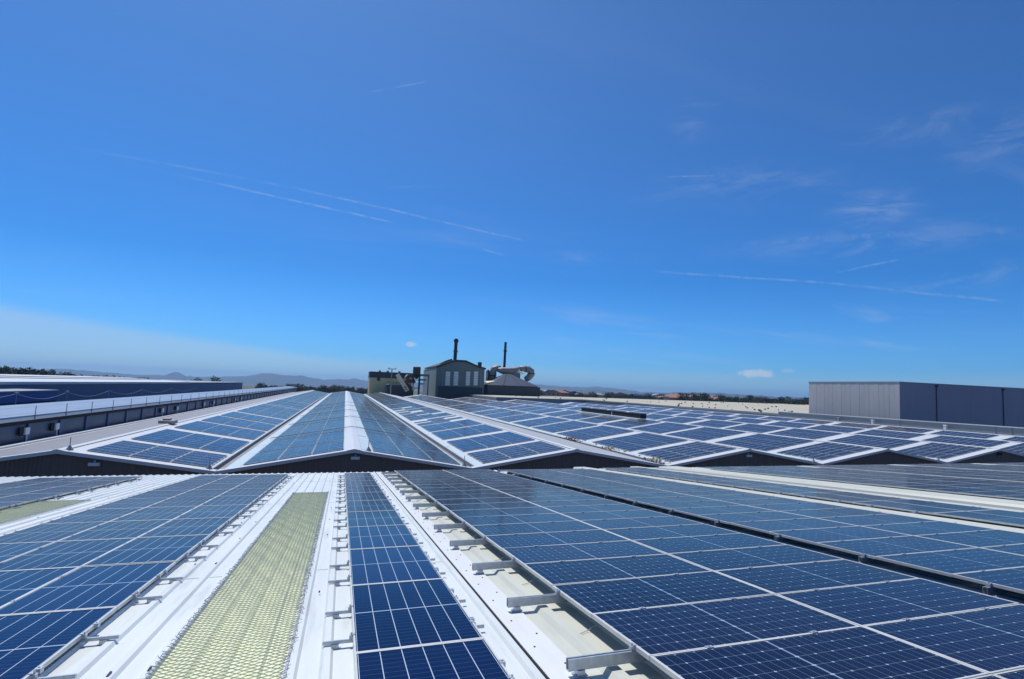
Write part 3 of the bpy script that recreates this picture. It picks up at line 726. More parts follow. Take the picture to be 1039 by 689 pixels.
# ridge ventilator on the fifth gable
v = tag(empty('ridge_ventilator', (RX+4*BAY, 98, ZR)), 'long low black ridge ventilator in two lengths on the fifth gable roof', 'ventilator')
for ya, yb in ((85.0, 95.9), (96.1, 110.5)):
    b = MB(); b.box(-.55, .55, ya-98, yb-98, .08, .80); b.box(-.62, .62, ya-98-.06, yb-98+.06, .80, .87); b.build('louvre_box', 'dark', v)
b = MB(); b.box(-.56, .56, 95.9-98, 96.1-98, .08, .84); b.build('joint_cover', 'trim', v)
b = MB(); b.box(-1.6, 1.6, 84-98, 111.5-98, -.22, .08); b.build('curb', 'roofpale', v)
# leaf litter in the gutter
for i, (yy, n, mm, lab) in enumerate(((41.6, 60, 'litterpale', 'pale dry litter in the gutter, nearest the front gable walls'), (50.5, 55, 'litterpale', 'pale dry litter heap in the gutter, middle of three'), (60.5, 90, 'litter', 'dark brown leaf litter in the gutter, farthest of three'))):
    jr = random.Random(i+9); b = MB(); xv = RX+2*BAY+HS
    for j in range(n):
        x, y, z = xv+.5+jr.gauss(0, .36), yy+jr.gauss(0, 1.1), 0; z = max(ZE+.0, rz(3, x) if x > xv else rz(2, x))+.03+abs(jr.gauss(0, .03)); s = jr.uniform(.03, .11)
        b.hexa([(x-s, y-s, z-.04), (x+s, y-s*.7, z-.04), (x+s*.8, y+s, z-.04), (x-s, y+s, z-.04), (x-s*.5, y-s*.5, z+s*.5), (x+s*.5, y-s*.3, z+s*.6), (x+s*.3, y+s*.5, z+s*.4), (x-s*.4, y+s*.5, z+s*.5)])
    tag(b.build('leaf_litter', mm), lab, 'leaf litter', 'litter in the valley gutter', 'stuff')
# small dark hatch block on the left slope's upper edge
b = MB(); b.box(-.6, .6, -.7, .7, 0, .28); b.box(-.35, .2, -.4, .4, .28, .45); o = b.build('roof_hatch', 'duct', bevel=.04); o.location = (RX-.15, 60.6, ZR+.06); tag(o, 'small brownish roof hatch on the leftmost gable ridge', 'roof hatch')

# ------------------------------------------------------------------ annex with pale blue roof on the left
ann = tag(empty('annex_building', (-26, 150, GZ)), 'long low blue-grey annex with pale blue roof edge along the left gable roof', 'building')
ab = lambda b, n, m, **k: build_in(b, n, m, ann, **k)
AX0, AX1, AY0, AY1 = -24.0, -28.0, 34, 330
b = MB(); b.box(AX1-.3, AX0-.30, AY0, AY1, GZ, -4.05); ab(b, 'wall', 'bluegrey')
b = MB(); b.hexa([(AX1, AY0, -3.30), (AX0+.12, AY0, -3.72), (AX0+.12, AY1, -3.72), (AX1, AY1, -3.30), (AX1, AY0, -3.12), (AX0+.12, AY0, -3.60), (AX0+.12, AY1, -3.60), (AX1, AY1, -3.12)])
ab(b, 'roof', 'paleblue')
b = MB(); b.box(AX0-.05, AX0+.14, AY0, AY1, -3.98, -3.725); ab(b, 'fascia', 'box')
b = MB(); b.box(AX0-.295, AX0-.06, AY0, AY1, -4.30, -4.0); ab(b, 'soffit', 'dark')
yy = 36.4; i = 0
while yy < 320:
    if i < 45:
        b = MB(); b.box(AX0-.30, AX0-.10, yy-.22, yy+.22, ZE-.1, -4.30); ab(b, 'pilaster', 'navy', bevel=.02)
    # sagging sheet panel between pilasters
    if i < 45:
        b = MB(); nn = 6
        for a in range(nn):
            for c in range(4):
                def pt(a_, c_):
                    s = a_/nn; t_ = c_/4; bul = math.sin(s*math.pi)*math.sin(t_*math.pi)*.10
                    return (AX0-.29+.03+bul, yy+.25+(5.04)*s, ZE-.06+(1.52-.12*math.sin(s*math.pi))*t_)
                b.poly([pt(a, c), pt(a+1, c), pt(a+1, c+1), pt(a, c+1)])
        ab(b, 'wall_sheet', 'bluegrey', smooth=True)
    yy += 5.54; i += 1
rl = tag(empty('safety_railing', (AX0, 150, -3.6)), 'thin dark safety railing along the pale blue annex roof edge', 'railing')
yy = 58.55-5.54*4; i = 0
while yy < 322:
    if i < 60:
        b = MB(); b.tube([(AX0+.16, yy, -3.95), (AX0+.16, yy, -2.86)], .030, 6); b.box(AX0+.14, AX0+.19, yy-.05, yy+.05, -3.95, -3.6); o = b.build('post', 'gutter', rl); o.location = -Vector(rl.location)
    yy += 5.54; i += 1
for z in (-3.42, -2.9):
    b = MB(); b.tube([(AX0+.16, AY0, z), (AX0+.16, 322, z)], .011, 5); o = b.build('rail_wire', 'galv', rl); o.location = -Vector(rl.location)
bx0 = None
for i, yb in enumerate([57.8, 62.9, 94.0, 101.5, 119, 127, 150, 158]):
    if bx0 is None:
        t = empty('inverter_box'); b = MB(); b.box(-.10, .10, -.33, .33, 0, .56); b.build('cabinet', 'box', t, bevel=.02)
        b = MB(); b.box(-.10, .02, -1.0, -.42, -.05, .62); b.build('switch_panel', 'dark', t, bevel=.02)
        b = MB(); b.tube([(0, .1, 0), (0, .12, -.55)], .06, 6); b.build('cable_duct', 'box', t); bx0 = t
    else: t = copy_tree(bx0)
    t.location = (AX0+.02, yb, -5.14)
    tag(t, 'white electrical cabinet on the blue-grey annex wall, %s from the left picture edge' % ORD[i+1], 'electrical cabinet', 'electrical cabinets on the annex wall')

# ------------------------------------------------------------------ navy hall and blue shed behind the annex
nv = tag(empty('warehouse', (-60, 170, GZ)), 'very long navy blue warehouse with a white roof edge behind the annex', 'building')
nb = lambda b, n, m, **k: build_in(b, n, m, nv, **k)
b = MB(); b.box(-84, -45, 50, 232, GZ, -2.05); nb(b, 'wall', 'navy'); b = MB(); b.box(-84, -45, 232, 297, GZ, -2.15); nb(b, 'wall', 'navy')
b = MB(); b.box(-84.2, -44.75, 49.7, 200, -2.05, -1.66); nb(b, 'roof_edge', 'trim'); b = MB(); b.box(-84.2, -44.75, 200, 297.3, -2.04, -1.75); nb(b, 'roof_edge', 'trimgrey')
b = MB(); b.prism([(-84, -1.655), (-45.2, -1.655), (-60, -.95), (-70, -.95)], 50, 200); nb(b, 'roof', 'roof')
b = MB()
for x in (-52, -56): b.box(x-.2, x+.2, 50.5, 199, -1.50+(x == -56)*.15, -1.20+(x == -56)*.2)
nb(b, 'ridge_vent', 'roofdirty')
bs = tag(empty('blue_shed', (-39, 90, GZ)), 'royal blue flat-roofed shed with a white rim at the left picture edge', 'shed')
b = MB(); b.box(-43.5, -39, 62, 101.3, GZ, -2.75); o = b.build('wall', 'royal', bs); o.location = -Vector(bs.location)
b = MB(); b.box(-43.7, -38.85, 61.8, 101.5, -2.75, -2.60); o = b.build('roof_rim', 'trimgrey', bs); o.location = -Vector(bs.location)
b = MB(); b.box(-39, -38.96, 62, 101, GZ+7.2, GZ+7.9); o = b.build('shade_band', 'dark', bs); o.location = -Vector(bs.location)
# sagging cable line between thin poles
ps = [(-36, y, -2.75) for y in (60, 83.6, 96.4, 111, 127, 146, 168)]
for i, (x, y, z) in enumerate(ps[1:6]):
    b = MB(); b.tube([(x, y, GZ), (x, y, z+.1)], .035, 6); b.box(x-.12, x+.12, y-.28, y+.28, z+.05, z+.18) if i in (0, 1) else None
    tag(b.build('cable_pole', 'galv'), 'thin pole holding the sagging cable, %s from the left' % ORD[i+1], 'pole', 'poles of the sagging cable')
b = MB()
for (x, y0, z0), (_, y1, z1) in zip(ps, ps[1:]):
    b.tube([(x, y0+(y1-y0)*t/8, z0+(z1-z0)*t/8-.75*math.sin(math.pi*t/8)) for t in range(9)], .022, 5)
tag(b.build('overhead_cable', 'galv'), 'pale sagging overhead cable before the navy warehouse wall', 'cable')

# ------------------------------------------------------------------ grey block, parapet, gravel roofs on the right
gb = tag(empty('storage_building', (140, 110, GZ)), 'tall plain windowless block, light grey side and dark slate blue front', 'building')
q = lambda b, n, m, **k: build_in(b, n, m, gb, **k)
b = MB(); [b.box(112.0+.012*(i_ % 2), 112.3, 89.02+1.27*i_, 89.02+1.27*(i_+1)-.03, GZ, 4.35) for i_ in range(20)]; b.box(112.3, 200, 114.1, 114.4, GZ, 4.35); q(b, 'side_wall', 'concrete')
b = MB(); n = 0; x = 112.02
while x < 200: b.box(x, min(200, x+11.0)-.04, 89.0, 89.3, GZ, 4.35); x += 11.0
q(b, 'front_wall', 'shaded')
b = MB(); b.box(111.92, 200.1, 88.92, 114.5, 4.35, 4.52); q(b, 'roof_edge', 'trimgrey')
for x in (123.0, 145.0, 167.0):
    b = MB(); b.tube([(x, 88.88, GZ), (x, 88.88, 3.9)], .09, 6); b.box(x-.2, x+.2, 88.6, 88.98, 3.7, 4.2); q(b, 'downpipe', 'charcoal')
pp = tag(empty('parapet_wall', (103.2, 100, GZ)), 'low grey parapet wall running along the right end of the gable roofs', 'wall')
b = MB(); b.box(103.2, 103.6, 30, 115.5, GZ, -3.42); o = b.build('wall', 'parapet', pp); o.location = -Vector(pp.location)
b = MB(); b.box(103.05, 103.75, 30, 115.6, -3.42, -3.28); o = b.build('coping', 'trim', pp); o.location = -Vector(pp.location)
b = MB()
for y in (62, 64.5, 82, 97): b.box(103.15, 103.2, y, y+.12, -5, -3.45)
o = b.build('panel_joint', 'gutter', pp); o.location = -Vector(pp.location)
for i, y in enumerate((72.5, 87.5, 96.0, 58.5)):
    b = MB(); b.box(-.2, .2, -.25, .25, 0, .75); b.box(-.27, .27, -.32, .32, .75, .82); o = b.build('vent_cowl', 'box' if i != 2 else 'trimgrey', bevel=.05); o.location = (102.4, y, -4.55)
    tag(o, 'small pale roof vent before the grey parapet, %s from the right' % ORD[[2, 3, 4, 1][i]], 'roof vent', 'vents before the grey parapet')
gr = tag(empty('flat_roof_building', (180, 220, GZ)), 'wide low building with pale gravel roof beyond the parapet', 'building')
b = MB(); b.box(103.9, 330, 116, 345, GZ, -4.35); o = b.build('wall', 'parapet', gr); o.location = -Vector(gr.location)
b = MB(); b.box(104.3, 329, 116.6, 344, -4.35, -4.1); o = b.build('gravel_roof', 'gravel', gr); o.location = -Vector(gr.location)
b = MB(); b.box(103.8, 104.3, 116, 345, -4.35, -3.85); o = b.build('roof_edge', 'parapet', gr); o.location = -Vector(gr.location)
g2 = tag(empty('flat_roof_building', (90, 290, GZ)), 'low flat building with cream roof between the gable roofs and the hip roof', 'building')
b = MB(); b.box(62, 103.5, 240, 345, GZ, -4.2); o = b.build('wall', 'parapet', g2); o.location = -Vector(g2.location)
b = MB(); b.box(62.4, 103.2, 240.4, 344, -4.2, -3.95); o = b.build('gravel_roof', 'gravel', g2); o.location = -Vector(g2.location)
v0 = None; jr = random.Random(21)
for i in range(64):
    if v0 is None:
        v0 = empty('roof_vent'); b = MB(); b.tube([(0, 0, 0), (0, 0, .75)], .36, 8); b.build('stack', 'charcoal', v0); b = MB(); b.tube([(0, 0, .75), (0, 0, 1.0), (0, 0, 1.25)], [.62, .58, .1], 8); b.build('cowl', 'soot', v0); t = v0
    else: t = copy_tree(v0)
    if i < 48:
        y = jr.uniform(124, 330); x = jr.uniform(108, 112+(y-110)*.75); z = -4.1
    else: y = jr.uniform(243, 330); x = jr.uniform(70, 101); z = -3.95
    t.location = (x, y, z); s = jr.uniform(.35, .8); t.scale = (s, s, s*jr.uniform(.4, .7))
    tag(t, 'small dark roof vent standing on the '+('pale gravel roof' if i < 48 else 'cream flat roof before the hip roof'), 'roof vent', 'dark vents on the gravel roof' if i < 48 else 'dark vents on the cream roof')

# ------------------------------------------------------------------ the works in the middle distance
YF_ = 300.
def pxy(x, y, Y=YF_): return at(x, y, Y)
def thing(name, label, cat, x, y): return tag(empty(name, (x, y, GZ)), label, cat)
def part(root, b, name, m, **k): return build_in(b, name, m, root, **k)
# beige block
xa, xb = pxy(375, 385).x, pxy(418, 385).x; zt = pxy(375, 376.8).z
t = thing('plant_building', 'beige block with a dark top band left of the green-grey hall', 'building', (xa+xb)/2, YF_+8)
part(t, MB().box(xa, xb, YF_, YF_+16, GZ, zt-3.1), 'wall', 'beige'); part(t, MB().box(xa-.1, xb+.1, YF_-.1, YF_+16.1, zt-3.1, zt), 'top_band', 'charcoal')
for px_ in (385.5, 393.5, 405.5):
    x = pxy(px_, 376).x; part(t, MB().box(x-.5, x+.5, YF_, YF_+1, zt, zt+.7), 'roof_stub', 'charcoal')
x = pxy(384.5, 380).x; part(t, MB().box(x-.8, x+.8, YF_-.14, YF_-.1, zt-4.6, zt-2.6), 'hatch', 'charcoal')
xa2, xb2 = pxy(391, 393).x, pxy(416, 393).x; z2 = pxy(391, 390.3).z
t = thing('low_shed', 'low charcoal shed before the beige block', 'shed', (xa2+xb2)/2, 293)
part(t, MB().box(xa2, xb2, 290, 298, GZ, z2), 'wall', 'charcoal'); part(t, MB().prism([(xa2-.2, z2), (xb2+.2, z2), (xb2-1, z2+.5), (xa2+1, z2+.5)], 289.8, 298.2), 'roof', 'trimgrey')
# pole
x = pxy(396.8, 390, 287).x; zt2 = pxy(396.8, 374.3, 287).z
t = thing('lighting_pole', 'pale thin pole with a crossbar before the beige block', 'pole', x, 287)
part(t, MB().tube([(x, 287, GZ), (x, 287, zt2)], [.34, .24], 8), 'mast', 'greenpale'); part(t, MB().box(x-1.8, x+1.8, 286.8, 287.2, zt2-.2, zt2+.1), 'crossbar', 'greenpale')
for s in (-1, 1): part(t, MB().box(x+s*1.6-.4, x+s*1.6+.4, 286.5, 287.1, zt2+.1, zt2+.5), 'floodlight', 'box')
# conveyor
p0, p1 = pxy(403.2, 380.0, 284), pxy(413.3, 396.5, 284)
t = thing('conveyor', 'cream inclined conveyor beam with lattice foot beside the brown machinery', 'conveyor', p1.x, 284)
b = MB(); d = (p1-p0).normalized(); n_ = Vector((-d.z, 0, d.x))*-.95; e_ = Vector((0, .8, 0)); pm = p0+(p1-p0)*.72
b.hexa([p0-n_-e_, pm-n_-e_, pm-n_+e_, p0-n_+e_, p0+n_-e_, pm+n_-e_, pm+n_+e_, p0+n_+e_]); part(t, b, 'beam', 'creamsteel')
b = MB()
for s in (-1, 1): b.tube([pm+n_*s*.85, p1+n_*s*.85], .24, 6)
for i in range(3):
    a_, c_ = pm+(p1-pm)*(i/3), pm+(p1-pm)*((i+1)/3); s = 1 if i % 2 else -1; b.tube([a_+n_*s*.85, c_-n_*s*.85], .2, 6)
b.tube([p1+n_*.85, p1-n_*.85], .25, 6); part(t, b, 'lattice', 'creamsteel'); part(t, MB().tube([p1, (p1.x, 284, GZ)], .3, 6), 'leg', 'soot')
# brown machinery with tank
t = thing('silo_tower', 'rust-brown silo tank on a dark frame with pipes and chutes', 'silo', pxy(423, 390).x, 292)
xt0, xt1 = pxy(419, 376, 292).x, pxy(426.8, 376, 292).x; zt0, zt1 = pxy(423, 379.6, 292).z, pxy(423, 372.2, 292).z; xm, rr = (xt0+xt1)/2, (xt1-xt0)/2
part(t, MB().tube([(xm, 292, zt0), (xm, 292, zt1-.3), (xm, 292, zt1)], [rr, rr, rr*.85], 16), 'tank', 'rustbrown', smooth=False)
part(t, MB().tube([(xm, 292, zt0), (xm, 292, zt0-2.5)], [rr*.9, .7], 12), 'hopper', 'soot')
for sx in (-1, 1):
    for sy in (-1, 1): part(t, MB().box(xm+sx*rr*.8-.25, xm+sx*rr*.8+.25, 292+sy*1.6-.2, 292+sy*1.6+.2, GZ, zt0), 'leg', 'soot')
b = MB(); zp = pxy(423, 386, 292).z
for zq in (zp, zp-4, zp-8): b.box(xm-rr, xm+rr, 290.2, 293.8, zq, zq+.35)
part(t, b, 'platform', 'soot')
jr = random.Random(3); b = MB(); c = MB()
for i in range(13):
    a_ = pxy(jr.uniform(410.5, 420), jr.uniform(379.5, 391), 290+jr.uniform(-2, 2)); d_ = pxy(jr.uniform(411, 421), jr.uniform(381, 396), 290+jr.uniform(-2, 2))
    (b if i % 3 else c).tube([a_, d_], jr.uniform(.25, .75), 8)
part(t, b, 'pipe_bundle', 'rustbrown'); part(t, c, 'chute', 'creamsteel')
for px_, py_ in ((413.2, 383.6), (417, 380.9), (412, 387.5), (416.5, 387)):
    a_ = pxy(px_, py_, 288.5); part(t, MB().tube([(a_.x, 287.2, a_.z), (a_.x, 289.8, a_.z)], 1.05, 10), 'motor_drum', 'rustbrown')
# walkway bridge between tower and hall
xa3, xb3 = pxy(426.5, 381, 294).x, pxy(435, 381, 294).x; zb = pxy(430, 381.8, 294).z
t = thing('pipe_bridge', 'dark overhead bridge between the silo tower and the green-grey hall', 'bridge', (xa3+xb3)/2, 294)
part(t, MB().box(xa3, xb3+.3, 293, 295, zb, zb+1.0), 'deck', 'greengrey')
for x in (xb3-.4,): part(t, MB().box(x, x+.6, 293.4, 294.2, GZ, zb), 'leg', 'greengrey')
zz = pxy(428, 389.3, 294).z; part(t, MB().box(xa3, xb3-1.8, 293.2, 294.8, zz-.6, zz+.5), 'duct', 'box'); zz = pxy(428, 385.5, 294).z; part(t, MB().box(xa3, xb3-1.2, 293.2, 294.8, zz-.4, zz+.5), 'duct', 'parapet')
# green-grey hall
xl, xr = pxy(443.4, 380).x, pxy(491.6, 380).x; ze = pxy(443.4, 373.0).z; ze2 = ze; xap = pxy(467, 366).x; za = pxy(467, 366.6).z; YB = YF_+46
t = thing('plant_hall', 'large green-grey gabled hall with four pale window strips below the sooty chimney', 'building', (xl+xr)/2, YF_+20)
b = MB(); b.box(xl, xr, YF_, YB, GZ, ze); b.prism([(xl, ze), (xr, ze), (xap+3, za-.35), (xap-3, za-.35)], YF_, YB); part(t, b, 'wall', 'greengrey')
b = MB(); pr = [(xl-.6, ze+.1), (xap-3, za-.2), (xap+3, za-.2), (xr-3.5, ze+1.0), (xr+.5, ze+.15)]
b.prism(pr+[(x, z+.9) for x, z in reversed(pr)], YF_-.7, YB+.5); part(t, b, 'roof', 'charcoal')
xsl = pxy(430.5, 385, YB).x
b = MB(); b.box(xl-.4, xl-.01, YF_+.3, YF_+52, GZ, ze-.05); part(t, b, 'side_wall', 'greenpale')  # sunlit flank, its brightness put into the paler colour
for a0, a1 in ((452.0, 456.6), (460.4, 464.9), (472.8, 476.8), (480.8, 484.8)):
    x0_, x1_ = pxy(a0, 384).x, pxy(a1, 384).x; z0_, z1_ = pxy(a0, 391.0).z, pxy(a0, 377.0).z
    w_ = part(t, MB().box(x0_, x1_, YF_-.12, YF_+.05, z0_, z1_), 'window', 'windowstrip')
    b = MB(); [b.box(x0_, x1_, YF_-.16, YF_-.12, z0_+(z1_-z0_)*j/6-.06, z0_+(z1_-z0_)*j/6+.06) for j in range(1, 6)]; o = b.build('glazing_bar', 'greengrey', w_)
zg0, zg1 = pxy(460, 398).z, pxy(460, 392.2).z
part(t, MB().box(xl+1, xr-1, YF_-.5, YF_+.02, GZ, zg1), 'louvre_base', 'charcoal')
x0_, x1_ = pxy(486.3, 370).x, pxy(489.6, 370).x; part(t, MB().box(x0_, x1_, YF_+2, YF_+4, ze+.8, pxy(488, 367.3).z), 'roof_stack', 'charcoal')
x0_, x1_ = pxy(448, 370).x, pxy(460, 370).x; part(t, MB().prism([(x0_, ze+2.4), (x1_, ze+3), (x1_, za+1.4), (x0_+3, za+.2)], YF_+4, YF_+10), 'roof_housing', 'rustbrown')
# access ladder and roof handrail on the hall, stair tower beside the chimney
t2 = thing('roof_handrail', 'thin dark handrail along the eaves of the low charcoal shed', 'railing', (xa2+xb2)/2, 290)
b = MB(); z_ = z2+.5
b.tube([(xa2, 289.9, z_+1.0), (xb2, 289.9, z_+1.0)], .07, 5)
for i in range(9): b.tube([(xa2+(xb2-xa2)*i/8, 289.9, z_-.5), (xa2+(xb2-xa2)*i/8, 289.9, z_+1.0)], .06, 5)
part(t2, b, 'rail', 'soot')
for xx, w_ in ((xl+3.0, .5), (xr-2.2, .35)):
    part(t, MB().tube([(xx, YF_-.25, GZ), (xx, YF_-.25, ze-1)], w_*.5, 8), 'downpipe', 'trimgrey')
# chimneys
def chimney(px_, top, w_px, Y, label, lean, rings, widen):
    a_ = at(px_, 380, Y); z1_ = at(px_, top, Y).z; r_ = w_px/2*Y/F
    t = thing('chimney', label, 'chimney', a_.x, Y); x = a_.x
    part(t, MB().tube([(x-lean, Y, GZ), (x-lean*.3, Y, GZ+(z1_-GZ)*.6), (x, Y, z1_)], [r_*1.25, r_*1.1, r_], 14), 'stack', 'soot')
    for zq, s_ in rings:
        zz = at(px_, zq, Y).z; part(t, MB().tube([(x, Y, zz-.35), (x, Y, zz+.35)], r_*s_, 14), 'collar', 'rustbrown' if s_ < 1.5 else 'soot')
    return t
chimney(461.1, 343.6, 3.3, YF_+10, 'thick sooty chimney with a collared top above the green-grey hall', .5, ((345.5, 1.55), (347, 1.3), (356.5, 1.45)), 1)
chimney(511.6, 347.0, 2.5, YF_+30, 'slender dark chimney standing behind the round ducts', .5, ((356, 1.6), (352, 1.15)), 1)
# ducts and hip-roofed building
t = thing('duct_loop', 'bulky brownish-grey looping ducts above the hip-roofed building', 'duct', pxy(518, 380).x, YF_+16)
D = lambda pts, r_, Y=YF_+16: MB().tube([at(x, y, Y) for x, y in pts], [q_*Y/F for q_ in (r_ if isinstance(r_, (list, tuple)) else [r_]*len(pts))], 12)
part(t, D([(499.5, 386), (499.5, 378), (500.5, 374.8), (504, 373.6), (508, 373.6)], [3.1, 3.2, 3.4, 3.2, 2.6]), 'elbow_duct', 'duct', smooth=True)
part(t, D([(505, 375.2), (509, 376.0), (516, 376.4), (522, 375.8), (527, 374.6)], [2.2, 3.4, 3.7, 3.3, 2.4], YF_+14), 'horizontal_duct', 'duct', smooth=True)
part(t, D([(526, 373.8), (531, 374.2), (536, 374.6), (538.8, 377), (539, 380), (536.5, 383), (533, 385)], [2.6, 3.0, 3.6, 3.9, 3.9, 3.6, 3.0]), 'loop_duct', 'duct', smooth=True)
part(t, D([(495.2, 375.3), (496, 380), (495, 386)], [1.1, .9, .9]), 'pipe', 'soot')
for a_, b_ in (((524, 378.4), (527.5, 375.2)), ((526, 379.2), (531.5, 376.6)), ((529, 379.4), (534, 377.6))): part(t, D([a_, b_], .45, YF_+12), 'pipe', 'creamsteel')
x0_, x1_ = pxy(503.6, 380).x, pxy(512.5, 380).x; part(t, MB().box(x0_, x1_, YF_+19, YF_+25, GZ, pxy(508, 375.5).z), 'housing', 'parapet')
x0_, x1_ = pxy(522, 380).x, pxy(538, 380).x; part(t, MB().box(x0_, x1_, YF_+19, YF_+25, GZ, pxy(532, 377.0).z), 'housing', 'parapet')
for px_, py_ in ((499.5, 381), (513, 376.3), (533, 374.6), (539, 379)):
    pa, pb = at(px_-.45, py_, YF_+16), at(px_+.45, py_, YF_+16)
    if px_ in (499.5, 539): pa, pb = at(px_, py_-.45, YF_+16), at(px_, py_+.45, YF_+16)
    part(t, MB().tube([pa, pb], (4.3 if px_ == 539 else 3.75)*YF_/F, 14), 'flange', 'soot')
t = thing('hip_roof_building', 'low dark-walled building with a blue-grey hip roof right of the hall', 'building', pxy(520, 380).x, YF_+14)
x0_, x1_ = pxy(494.5, 395).x, pxy(548, 395).x; zw = pxy(520, 391.4).z
part(t, MB().box(x0_, x1_-1.6, YF_, YF_+26, GZ, zw), 'wall', 'charcoal'); part(t, MB().box(x1_-1.58, x1_, YF_+.02, YF_+26, GZ, zw-.3), 'corner_bay', 'charcoal')
xq0, xq1, zq = pxy(517.6, 380).x, pxy(522.4, 380).x, pxy(520, 379.3).z; a0, a1 = pxy(495.6, 391).x, pxy(546.5, 391).x; YS, YE = YF_-1, YF_+27; ym = YF_+9
b = MB(); B = [(a0, YS, zw), (a1, YS, zw), (a1, YE, zw), (a0, YE, zw)]; T = [(xq0, ym, zq), (xq1, ym, zq), (xq1, ym+3, zq), (xq0, ym+3, zq)]
b.hexa(B+T); part(t, b, 'roof', 'pyramid')
for f0, f1 in ((.28, .15), (.64, .85)):
    pa = Vector(B[0]).lerp(Vector(B[1]), f0); pb = Vector(T[0]).lerp(Vector(T[1]), f1); part(t, MB().tube([pa+Vector((0, 0, .1)), pb+Vector((0, 0, .1))], .16, 5), 'roof_seam', 'charcoal')
b = MB(); b.hexa([(a0-.5, YS+3, zw-.1), (a0+5, YS+2, zw), (a0+5, YS+8, zw+.1), (a0-.5, YS+8, zw), (a0-.5, YS+3, zw+1.0), (a0+4, YS+3, zw+2.2), (a0+4, YS+8, zw+2.4), (a0-.5, YS+8, zw+2)]); part(t, b, 'lean_to', 'creamsteel')

# ------------------------------------------------------------------ trees, town, far sheds
def tree_meshes(seed, h, w):
    jr = random.Random(seed); tr = MB(); tr.tube([(0, 0, 0), (.1, 0, h*.3), (.1, .1, h*.6)], [h*.035, h*.025, h*.012], 6)
    for i in range(5):
        a = jr.uniform(0, 6.28); tr.tube([(.1, 0, h*(.3+.06*i)), (math.cos(a)*w*.3, math.sin(a)*w*.3, h*(.5+.07*i))], [h*.012, h*.004], 5)
    lf = MB(); cl = [(jr.gauss(0, w*.22), jr.gauss(0, w*.22), h*jr.uniform(.38, .92), jr.uniform(.13, .24)*w) for _ in range(15)]
    for cx0, cy0, cz0, cr0 in cl:
        for _ in range(34):
            a = Vector((jr.gauss(0, 1), jr.gauss(0, 1), jr.gauss(0, .8))).normalized()*cr0*jr.uniform(.55, 1.05); p = Vector((cx0, cy0, cz0))+a
            s = jr.uniform(.035, .075)*w; u_ = Vector((jr.gauss(0, 1), jr.gauss(0, 1), jr.gauss(0, 1))).normalized(); v_ = u_.cross(Vector((jr.gauss(0, 1), jr.gauss(0, 1), jr.gauss(0, 1)))).normalized()
            lf.poly([p-u_*s, p+v_*s*.7, p+u_*s, p-v_*s*.7])
    return tr, lf
protos = []
for i, (h, w) in enumerate(((9, 9), (11, 8), (7, 9))):
    tr, lf = tree_meshes(60+i, h, w); protos.append((tr, lf, tr.mesh('trunk', 'bark'), lf.mesh('crown', 'leaf')))
def put_tree(i, x, y, s, label, group):
    t = empty('tree', (x, y, gz(x, y))); t.scale = (s, s, s); t.rotation_euler = (0, 0, random.uniform(0, 6.28))
    for nm, me in (('trunk', protos[i][2]), ('crown', protos[i][3])):
        o = bpy.data.objects.new(nm, me); COL.objects.link(o); o.parent = t
    tag(t, label, 'tree', group)
jr = random.Random(12)
def gp(px_, dist):                               # ground spot in the photo column px_ at a distance
    d = ray(px_, 390); n_ = math.hypot(d.x, d.y); return d.x/n_*dist, d.y/n_*dist
for i, px_ in enumerate((113, 119, 186, 195, 204, 207, 217, 222, 232)):
    x, y = gp(px_, jr.uniform(330, 350)); put_tree(i % 3, x, y, jr.uniform(.85, 1.15), 'dark tree showing above the far end of the navy warehouse roof', 'trees above the warehouse roof')
def wood(name, spots, label):
    b = MB(); t0 = MB()
    for x, y, s in spots:
        tr, lf = protos[jr.randrange(3)][:2]; a = jr.uniform(0, 6.28); ca, sa = math.cos(a)*s, math.sin(a)*s; z = gz(x, y); o = len(b.v)
        for src in (tr, lf):
            o = len(b.v); b.v += [(x+vx*ca-vy*sa, y+vx*sa+vy*ca, z+vz*s) for vx, vy, vz in src.v]; b.f += [tuple(o+k for k in f_) for f_ in src.f]
    tag(b.build(name, 'leaf'), label, 'woodland', None, 'stuff')
sp = []
for i in range(330):
    px_ = jr.uniform(-60, 150); d = jr.uniform(330, 430); x, y = gp(px_, d); s = (.92+.22*sm(110, 0, px_))*jr.uniform(.85, 1.08); sp.append((x, y, s))
wood('woodland', sp, 'dark wooded rise behind the navy warehouse at the left')
sp = []
for i in range(620):
    px_ = jr.uniform(545, 900); d = jr.uniform(430, 700) if px_ > 690 else jr.uniform(620, 1000)
    x, y = gp(px_, d); sp.append((x, y, jr.uniform(.7, 1.15)*(1.1 if px_ > 690 else .95)))
wood('woodland', sp, 'dark belt of trees along the horizon left of the grey block')
sp = []
for i in range(130):
    px_ = jr.uniform(262, 376); d = jr.uniform(430, 640); x, y = gp(px_, d); sp.append((x, y, jr.uniform(.55, .85)))
wood('woodland', sp, 'low dark trees beyond the ends of the left gable roofs')
hk = [('stucco', 'tile'), ('stuccopink', 'tile'), ('stucco', 'parapet'), ('stuccopink', 'duct')]
hp = []
for wm, rm in hk:
    t = empty('house'); b = MB(); b.box(-6, 6, -5, 5, 0, 6); b.prism([(-6, 6), (6, 6), (0, 8.2)], -5, 5); b.build('wall', wm, t)
    b = MB(); b.prism([(-6.5, 5.9), (0, 8.3), (6.5, 5.9), (6.5, 6.2), (0, 8.65), (-6.5, 6.2)], -5.5, 5.5); b.build('roof', rm, t)
    b = MB(); [b.box(x-.6, x+.6, -5.06, -4.9, z, z+1.4) for x in (-3.5, 0, 3.5) for z in (1.2, 4.0)]; b.build('windows', 'glassdark', t)
    hp.append(t)
usedh = [False]*4; jr = random.Random(33)
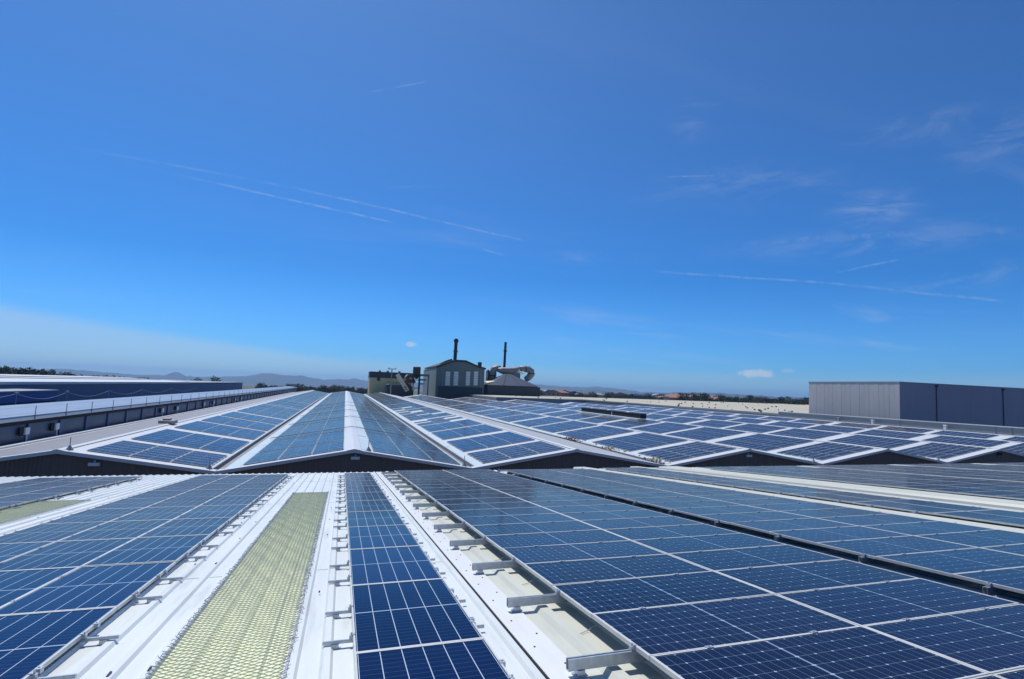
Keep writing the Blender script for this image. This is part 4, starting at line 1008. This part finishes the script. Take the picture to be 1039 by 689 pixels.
spots = [(566, 640, 1), (571, 700, 1), (562, 720, 0), (690, 560, 1), (697, 600, 1), (703, 575, 1), (711, 590, 1), (686, 620, 0), (717, 640, 0), (724, 600, 1), (678, 640, 1), (731, 650, 2), (707, 660, 0)]
spots += [(jr.uniform(548, 740), jr.uniform(650, 1000), jr.choice((0, 0, 1, 2, 3))) for _ in range(42)]
LB = ['pale far house with a terracotta roof among the horizon trees', 'pinkish far house with a terracotta roof among the horizon trees', 'pale far house with a grey roof among the horizon trees', 'pinkish far house with a brown-grey roof among the horizon trees']
for px_, d, k in spots:
    x, y = gp(px_, d); t = hp[k] if not usedh[k] else copy_tree(hp[k]); usedh[k] = True
    t.location = (x, y, gz(x, y)+1.5); t.rotation_euler = (0, 0, jr.uniform(-1.2, .6)); s = jr.uniform(.85, 1.4); t.scale = (s*jr.uniform(1, 1.5), s, s*.92)
    tag(t, LB[k], 'house', 'houses of the far town: '+['pale with terracotta', 'pinkish with terracotta', 'pale with grey', 'pinkish with brown-grey'][k])
for (pa, pb, dd, zt_, lab) in ((636, 662, 700, 10.6, 'long white-roofed shed in the far town, longer of two'), (664, 676, 690, 9.6, 'short white-roofed shed in the far town, right of the longer one'), (196, 208, 345, 8.2, 'small pale flat building above the warehouse roof end'), (222, 232, 360, 8.4, 'tiny pale building among trees left of the hills')):
    xa, ya = gp(pa, dd); xb, yb = gp(pb, dd); L_ = math.hypot(xb-xa, yb-ya); t = tag(empty('far_shed', ((xa+xb)/2, (ya+yb)/2, gz(xa, ya)), (0, 0, math.atan2(yb-ya, xb-xa))), lab, 'shed')
    MB().box(-L_/2, L_/2, -8, 8, 0, zt_-1.6).build('wall', 'bluegrey' if pa > 600 else 'stucco', t); MB().prism([(-L_/2-.3, zt_-1.6), (L_/2+.3, zt_-1.6), (L_/2-.6, zt_), (-L_/2+.6, zt_)], -8.3, 8.3).build('roof', 'trim', t)

# ------------------------------------------------------------------ air
hz = MB().box(-12500, 12500, -12500, 12500, -75, 125)
hm = bpy.data.materials.new('haze'); hm.use_nodes = True; t = hm.node_tree; t.nodes.clear()
pv = t.nodes.new('ShaderNodeVolumePrincipled'); pv.inputs['Color'].default_value = (.36, .63, 1, 1); pv.inputs['Density'].default_value = 9.5e-5; pv.inputs['Anisotropy'].default_value = .2
oo = t.nodes.new('ShaderNodeOutputMaterial'); t.links.new(pv.outputs[0], oo.inputs['Volume'])
tag(hz.build('haze', hm), 'pale blue haze lying over the far hills', 'haze', None, 'stuff')
bpy.context.view_layer.update()
